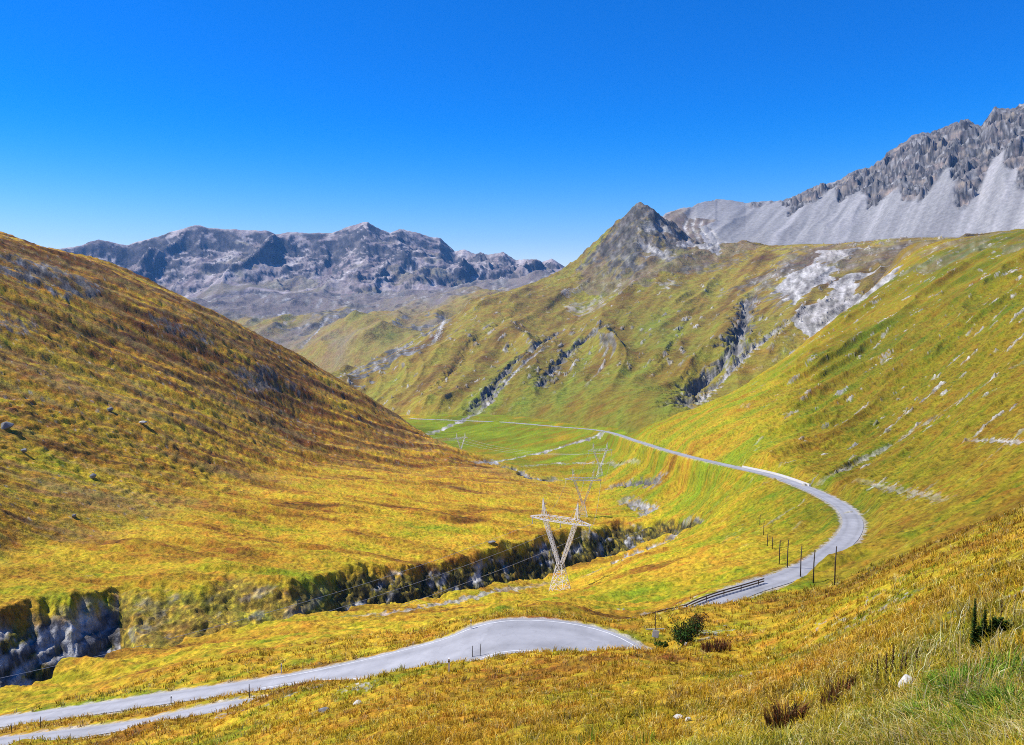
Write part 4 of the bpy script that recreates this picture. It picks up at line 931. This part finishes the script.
def grass_field(ntuft, r0, r1, per, az0=-40, az1=43, hs=1.0):
    a = np.radians(rng.uniform(az0, az1, ntuft)); r = np.exp(rng.uniform(math.log(r0), math.log(r1), ntuft))
    x = r * np.sin(a); y = r * np.cos(a)
    keep = (sample(palem, x, y) < .3) & (sample(road_near, x, y) > .55) & (sample(gorge, x, y) < .02)
    cl = fbm((x / 2.2)[:, None], (y / 2.2)[:, None], 3, 701)[:, 0]
    keep &= (cl > -.35 - .5 * rng.random(ntuft)); x = x[keep]; y = y[keep]; r = r[keep]; cl = cl[keep]; n = len(x)
    gc = ground_col(x, y); tuft_h = (.75 + .5 * rng.random(n) + .5 * np.clip(cl, 0, 1))
    pal = pick([(.50, .34, .10), (.42, .24, .025), (.33, .17, .03), (.20, .20, .025), (.10, .13, .02), (.60, .50, .26)], [3, 4, 2.2, 1.6, .7, 1.4], n)
    tc_ = (gc * .6 + pal * .4) * 1.3
    X_ = np.repeat(x, per); Y_ = np.repeat(y, per); R_ = np.repeat(r, per); m_ = n * per
    sp = (.035 + .0022 * R_); ang = rng.random(m_) * 2 * PI; rad = sp * np.sqrt(rng.random(m_))
    bx = X_ + rad * np.cos(ang); by = Y_ + rad * np.sin(ang); bz = sample(Z, bx, by)
    h = np.repeat(tuft_h, per) * (.10 + .0042 * R_) * (.5 + rng.random(m_)) * hs; w = .0035 + .00085 * R_
    ld = ang + rng.normal(0, .6, m_); ln = .35 + .55 * rng.random(m_)
    c = np.repeat(tc_, per, 0) * (1 + .26 * rng.standard_normal((m_, 1))) * (1 + .5 * fbm(X_[:, None] / 1.1, Y_[:, None] / 1.1, 3, 711))
    return blades(np.stack([bx, by, bz], 1), h, w, ld, ln, np.clip(c, .01, .85))
parts_ = [grass_field(int(30000 * min(1, Q + .3)), 3.0, 24, 7), grass_field(int(26000 * min(1, Q + .3)), 20, 115, 6, hs=.8)]
def join(parts_):
    off = 0; V_ = []; F_ = []; C_ = []
    for v, f, c in parts_: V_.append(v); F_.append(f + off); C_.append(c); off += len(v)
    return np.concatenate(V_), np.concatenate(F_), np.concatenate(C_)
# pale bleached long grass of the lower right corner
def corner_grass(n, px0, px1, py0, py1, cols, p, h0, h1, w=.006, lean=(.5, 1.3), ld0=-.3, sprd=1.0):
    px = rng.uniform(px0, px1, n); py = rng.uniform(py0, py1, n)
    pts = np.array([ground(a, b_, 2, 40)[:] for a, b_ in zip(px[:n // 12], py[:n // 12])])
    base = np.repeat(pts, 12, 0); m_ = len(base); base[:, :2] += rng.normal(0, .07, (m_, 2)); base[:, 2] = sample(Z, base[:, 0], base[:, 1]); cv = 1 + .9 * fbm(base[:, :1] / .45, base[:, 1:2] / .45, 3, 713)
    d = np.hypot(base[:, 0], base[:, 1])
    return blades(base, rng.uniform(h0, h1, m_), w * (.6 + .07 * d) * (.7 + .6 * rng.random(m_)), ld0 + rng.normal(0, sprd, m_), rng.uniform(*lean, m_), np.clip(pick(cols, p, m_) * np.clip(cv, .35, 1.7), .01, .9))
straw = [(.66, .52, .22), (.52, .36, .07), (.36, .28, .03), (.16, .20, .02), (.74, .64, .40)]
parts_ += [corner_grass(26000, 790, 1060, 640, 765, straw, [2.4, 3, 1.6, 2.2, .6], .05, .19, lean=(.7, 1.6)),
           corner_grass(700, 900, 1060, 610, 720, straw, [3, 3, .4, .2, 1.0], .28, .55, .005, (.15, .7)),
           corner_grass(7000, 860, 1060, 690, 765, straw, [2, 2, 2, 3, .8], .06, .2, lean=(.5, 1.4), ld0=1.5, sprd=2),
           corner_grass(6000, 680, 860, 680, 760, straw, [2, 3, 2, 1, .3], .06, .18, lean=(.6, 1.4))]
v_, f_, c_ = join(parts_)
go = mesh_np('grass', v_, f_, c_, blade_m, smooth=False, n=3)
tag(go, 'dry golden grass tufts covering the slope in front', 'grass', kind='stuff'); print('grass', len(f_))

# green tussocks in the corner, each a plant of its own
def tussock(px, py, n, rad, h0, h1, cols, p, lab, name='grass_tussock', lean=(.3, 1.0), w=.010, ld=None, cat='grass tuft', group=None):
    g = ground(px, py, 2, 120); m_ = n
    ang = rng.random(m_) * 2 * PI; q = rad * np.sqrt(rng.random(m_)); bx = g.x + q * np.cos(ang); by = g.y + q * np.sin(ang)
    b_ = np.stack([bx, by, sample(Z, bx, by)], 1)
    lo = ang + rng.normal(0, .5, m_) if ld is None else ld + rng.normal(0, .7, m_)
    v, f, c = blades(b_, rng.uniform(h0, h1, m_), np.full(m_, w) * (.6 + .8 * rng.random(m_)), lo, rng.uniform(*lean, m_), pick(cols, p, m_))
    o = mesh_np(name, v, f, c, blade_m, smooth=False, n=3); tag(o, lab, cat, group); return o
gcol = [(.11, .22, .02), (.20, .34, .03), (.32, .42, .05), (.06, .12, .015)]
TG = 'green grass tussocks in the lower right corner'
tussock(972, 697, 800, .42, .14, .34, gcol, [3, 3, 1, 2], 'large green grass tussock amid bleached grass, right of the angular stone', group=TG)
tussock(1008, 716, 700, .26, .12, .30, gcol, [3, 3, 1, 2], 'green grass tussock near the right edge, below the large one', group=TG)
tussock(946, 684, 400, .22, .10, .24, gcol, [2, 3, 2, 1], 'small yellow-green grass tussock left of the large green one', group=TG)
tussock(980, 742, 500, .22, .10, .24, gcol, [2, 3, 2, 1], 'green grass tussock at the bottom edge in the corner', group=TG)
tussock(930, 722, 350, .16, .10, .20, gcol, [2, 2, 2, 1], 'small green grass tussock below the angular stone', group=TG)
tussock(590, 747, 60, .22, .25, .45, gcol, [3, 2, 1, 3], 'thin green blades poking up at the bottom edge, left clump', lean=(.05, .3), group='thin green clumps at the bottom edge')
tussock(640, 748, 60, .25, .22, .38, gcol, [3, 2, 1, 3], 'thin green blades poking up at the bottom edge, right clump', lean=(.05, .3), group='thin green clumps at the bottom edge')
rus = [(.20, .08, .03), (.12, .05, .02), (.30, .14, .05), (.05, .04, .02)]
RG = 'russet dried plants on the slope'
tussock(785, 727, 300, .22, .25, .5, rus, [3, 3, 1, 2], 'russet dried plant clump near the bottom edge', 'dried_plant', (.2, .7), .014, cat='dried plant', group=RG)
tussock(838, 700, 160, .2, .2, .42, rus, [3, 3, 1, 2], 'russet dried plant clump left of the angular stone', 'dried_plant', (.1, .5), .014, cat='dried plant', group=RG)
tussock(716, 651, 220, .9, .5, .9, rus, [3, 3, 1, 2], 'brown scrub on the brow right of the green bush', 'dried_plant', (.2, .7), .06, cat='dried plant', group=RG)

def spires(px, py, specs, lab, green_=True, name='spire_weed', group=None):
    """upright herb: stems with dense small leaves, bushier towards the foot"""
    g = ground(px, py, 2, 60); r_ = empty(name, g); tag(r_, lab, 'weed', group)
    stem_c = (.06, .07, .02) if green_ else (.09, .05, .03)
    for dx, dy, h, lx, fat in specs:
        zb = gz(g.x + dx, g.y + dy) - g.z
        m = MB(); m.tube([(dx, dy, zb - .03), (dx + lx * .5, dy, zb + h * .5), (dx + lx, dy, zb + h)], [.008, .006, .003], 5)
        st_ = m.build('stem', MT_stem_g if green_ else MT_stem_b, r_)
        n = int(260 * h / .4) if green_ else int(90 * h / .4); t = rng.random(n) ** .8; ang = rng.random(n) * 2 * PI
        b_ = np.stack([dx + lx * t, dy + 0 * t, zb + h * t], 1); ln = fat * (1.15 - t) * (.6 + .6 * rng.random(n)) + .012
        d = np.stack([np.cos(ang), np.sin(ang), .35 + .5 * rng.random(n)], 1) * ln[:, None]; s_ = np.stack([-np.sin(ang), np.cos(ang), 0 * ang], 1) * (ln * .28)[:, None]
        v = np.stack([b_, b_ + d * .5 - s_, b_ + d * .5 + s_, b_ + d], 1).reshape(-1, 3); k = np.arange(n)[:, None] * 4
        f = np.stack([k + [[0, 1, 2]], k + [[1, 3, 2]]], 1).reshape(-1, 3)
        cc = pick([(.045, .08, .018), (.08, .14, .025), (.025, .04, .012)] if green_ else [(.08, .035, .02), (.13, .06, .03), (.05, .03, .015)], [2, 2, 1], n)
        o = mesh_np('leaves', v, f, np.repeat(cc, 4, 0), foli_m, smooth=False, n=3); o.parent = r_
MT_stem_g = plain('green_stem', (.05, .07, .02), .8); MT_stem_b = plain('brown_stem', (.09, .05, .03), .8)
spires(983, 647, [(-.13, 0, .72, .0, .05), (.0, .03, .5, .03, .06), (.08, -.02, .34, .05, .10), (.16, .02, .27, .08, .11), (.24, 0, .2, .1, .11), (-.05, -.05, .3, -.04, .11)], 'dark green spire-shaped weed with a tall left stem, near the right edge')
WG = 'brown dried weed stalks on the slope'
spires(893, 680, [(-.1, 0, .42, .0, .03), (0, .05, .5, .02, .03), (.1, 0, .38, .03, .03), (.18, .05, .3, .02, .03), (-.2, 0, .35, -.03, .03), (.3, .0, .33, .02, .03)], 'brown dried weed stalks behind the angular stone', False, 'dried_weed', WG)
spires(878, 676, [(-.1, 0, .3, .0, .03), (0, .05, .35, .02, .03), (.1, 0, .25, .03, .03)], 'short brown weed stalks left of the taller ones behind the angular stone', False, 'dried_weed', WG)
spires(1008, 622, [(-.1, 0, .4, .0, .025), (.1, .05, .36, .02, .025), (.3, 0, .42, .03, .025)], 'thin brown weed stalks at the right edge above the dark green weed', False, 'dried_weed', WG)
spires(828, 712, [(-.1, 0, .25, .0, .03), (0, .05, .3, .04, .03), (.08, 0, .22, .03, .03)], 'brown weed stalks between the russet clump and the angular stone', False, 'dried_weed', WG)

def bush(px, py, wpx, hpx, lab, cols, p, name='bush', nleaf=2600, stems=9):
    g = ground(px, py, 30, 200); d = math.hypot(g.x, g.y); W = wpx * d / F / 2; Hh = hpx * d / F
    r_ = empty(name, g); tag(r_, lab, 'bush'); m = MB(); tips = []
    for k in range(stems):
        a = random.uniform(0, 2 * PI); rr_ = random.uniform(.2, 1) * W; h = Hh * random.uniform(.6, 1.0) * (1 - .25 * rr_ / W); e = Vector((rr_ * math.cos(a), rr_ * math.sin(a) * .8, h)); tips.append(e)
        m.tube([(0, 0, -.2), e * .45 + Vector((0, 0, h * .1)), e], [.045, .03, .012], 5)
    m.build('stems', MT_stem_b, r_)
    c = []
    for e in tips:
        for q in range(7): t = random.uniform(.3, 1.05); c.append((e * t + Vector((random.gauss(0, .14), random.gauss(0, .14), random.gauss(0, .1))) * Hh * .5, t))
    idx = rng.integers(0, len(c), nleaf); ctr = np.array([c[i][0][:] for i in idx]); ctr += rng.normal(0, .11 * Hh, (nleaf, 3)) * [1, 1, .8]; ctr[:, 2] = np.maximum(ctr[:, 2], .03)
    s_ = .045 + .06 * rng.random(nleaf); q1 = rng.normal(0, 1, (nleaf, 3)); q1 /= np.linalg.norm(q1, axis=1)[:, None]; q2 = np.cross(q1, rng.normal(0, 1, (nleaf, 3))); q2 /= np.linalg.norm(q2, axis=1)[:, None]
    v = np.stack([ctr - q1 * s_[:, None] * 1.6, ctr - q2 * s_[:, None] * .6, ctr + q1 * s_[:, None] * 1.6, ctr + q2 * s_[:, None] * .6], 1).reshape(-1, 3)
    f = np.arange(nleaf * 4).reshape(-1, 4); cc = pick(cols, p, nleaf)
    o = mesh_np('foliage', v, f, np.repeat(cc, 4, 0), foli_m, smooth=False, n=4); o.parent = r_
dg = [(.03, .06, .015), (.05, .10, .02), (.10, .13, .02), (.14, .07, .03)]
bush(684, 646, 26, 30, 'dark green bush on the brow between the hairpin and the upper road', dg, [4, 3, 1, .6])
bush(697, 636, 14, 26, 'brown-leaved bush behind the dark green bush', [(.12, .06, .025), (.07, .05, .02), (.18, .12, .03)], [2, 2, 1], nleaf=900, stems=6)
bush(660, 648, 12, 8, 'low green bush at the end of the hairpin beside the marker pole', [(.10, .17, .02), (.06, .11, .02)], [1, 1], nleaf=700, stems=5)
HAZE = 4.2e-5; EXPO = 0.5; SKY_LO = (1.45, .98, .92, 1); SKY_HI = (.0, .74, 1.14, 1)
# ------------------------------------------------------------------ sun, sky, air, camera
SUN_AZ = math.radians(-84); SUN_EL = math.radians(49)
sv = Vector((math.sin(SUN_AZ) * math.cos(SUN_EL), math.cos(SUN_AZ) * math.cos(SUN_EL), math.sin(SUN_EL)))
sl = bpy.data.lights.new('sun', 'SUN'); sl.energy = 5.0; sl.angle = math.radians(.5); sl.color = (1, .955, .88)
so = bpy.data.objects.new('sun', sl); C.objects.link(so); so.rotation_euler = sv.to_track_quat('Z', 'Y').to_euler()
sc = bpy.context.scene
w = bpy.data.worlds.new('World'); sc.world = w; w.use_nodes = True; nt = w.node_tree
sky = nt.nodes.new('ShaderNodeTexSky'); sky.sky_type = 'NISHITA'; sky.sun_disc = False; sky.sun_elevation = SUN_EL; sky.sun_rotation = SUN_AZ
sky.altitude = 2300; sky.air_density = 1.0; sky.dust_density = .1; sky.ozone_density = 3.0
hs = nt.nodes.new('ShaderNodeHueSaturation'); hs.inputs['Saturation'].default_value = 1.45; hs.inputs['Hue'].default_value = .497
bg = nt.nodes['Background']; bg.inputs['Strength'].default_value = .13
gm_ = nt.nodes.new('ShaderNodeGamma'); gm_.inputs['Gamma'].default_value = 1.0; nt.links.new(sky.outputs['Color'], gm_.inputs['Color']); nt.links.new(gm_.outputs['Color'], hs.inputs['Color']); 
tcw = nt.nodes.new('ShaderNodeTexCoord'); sp = nt.nodes.new('ShaderNodeSeparateXYZ'); nt.links.new(tcw.outputs['Generated'], sp.inputs[0])
mrw = nt.nodes.new('ShaderNodeMapRange'); mrw.interpolation_type = 'SMOOTHSTEP'; mrw.inputs['From Min'].default_value = .05; mrw.inputs['From Max'].default_value = .24; nt.links.new(sp.outputs['Z'], mrw.inputs['Value'])
mxw = nt.nodes.new('ShaderNodeMix'); mxw.data_type = 'RGBA'; mxw.inputs['A'].default_value = SKY_LO; mxw.inputs['B'].default_value = SKY_HI; nt.links.new(mrw.outputs['Result'], mxw.inputs['Factor'])
mlw = nt.nodes.new('ShaderNodeMix'); mlw.data_type = 'RGBA'; mlw.blend_type = 'MULTIPLY'; mlw.inputs['Factor'].default_value = 1
nt.links.new(hs.outputs['Color'], mlw.inputs['A']); nt.links.new(mxw.outputs['Result'], mlw.inputs['B']); nt.links.new(mlw.outputs['Result'], bg.inputs['Color'])
if HAZE:
    bm = bmesh.new(); bmesh.ops.create_cube(bm, size=1)
    zlo = float(Z.min()) - 3; zhi = float(Z.max()) + 60
    for v in bm.verts: v.co = Vector((v.co.x * 16000, v.co.y * 18000 + 500, zhi if v.co.z > 0 else zlo))
    me = bpy.data.meshes.new('haze'); bm.to_mesh(me); bm.free(); ho = bpy.data.objects.new('haze', me); C.objects.link(ho); ho['kind'] = 'stuff'; ho['label'] = 'thin blue mountain air over the whole valley'
    m = bpy.data.materials.new('air'); m.use_nodes = True; n = m.node_tree; n.nodes.clear()
    out = n.nodes.new('ShaderNodeOutputMaterial'); pv = n.nodes.new('ShaderNodeVolumePrincipled'); pv.inputs['Density'].default_value = HAZE; pv.inputs['Color'].default_value = (.16, .48, 1, 1); pv.inputs['Anisotropy'].default_value = .0
    n.links.new(pv.outputs['Volume'], out.inputs['Volume']); me.materials.append(m)
cd = bpy.data.cameras.new('camera'); cd.sensor_fit = 'HORIZONTAL'; cd.sensor_width = 36; cd.lens = 36 * F / 1024; cd.clip_end = 60000; cd.clip_start = .05
co = bpy.data.objects.new('camera', cd); C.objects.link(co); co.rotation_euler = (PI / 2 - PITCH, 0, 0); sc.camera = co
sc.view_settings.view_transform = 'Standard'; sc.view_settings.look = 'None'; sc.view_settings.exposure = EXPO; sc.view_settings.gamma = 1
sc.cycles.use_denoising = False; sc.cycles.pixel_filter_type = 'BLACKMAN_HARRIS'; sc.cycles.filter_width = 1.0; sc.cycles.use_adaptive_sampling = False
sc.cycles.max_bounces = 4; sc.cycles.diffuse_bounces = 2; sc.cycles.volume_bounces = 0
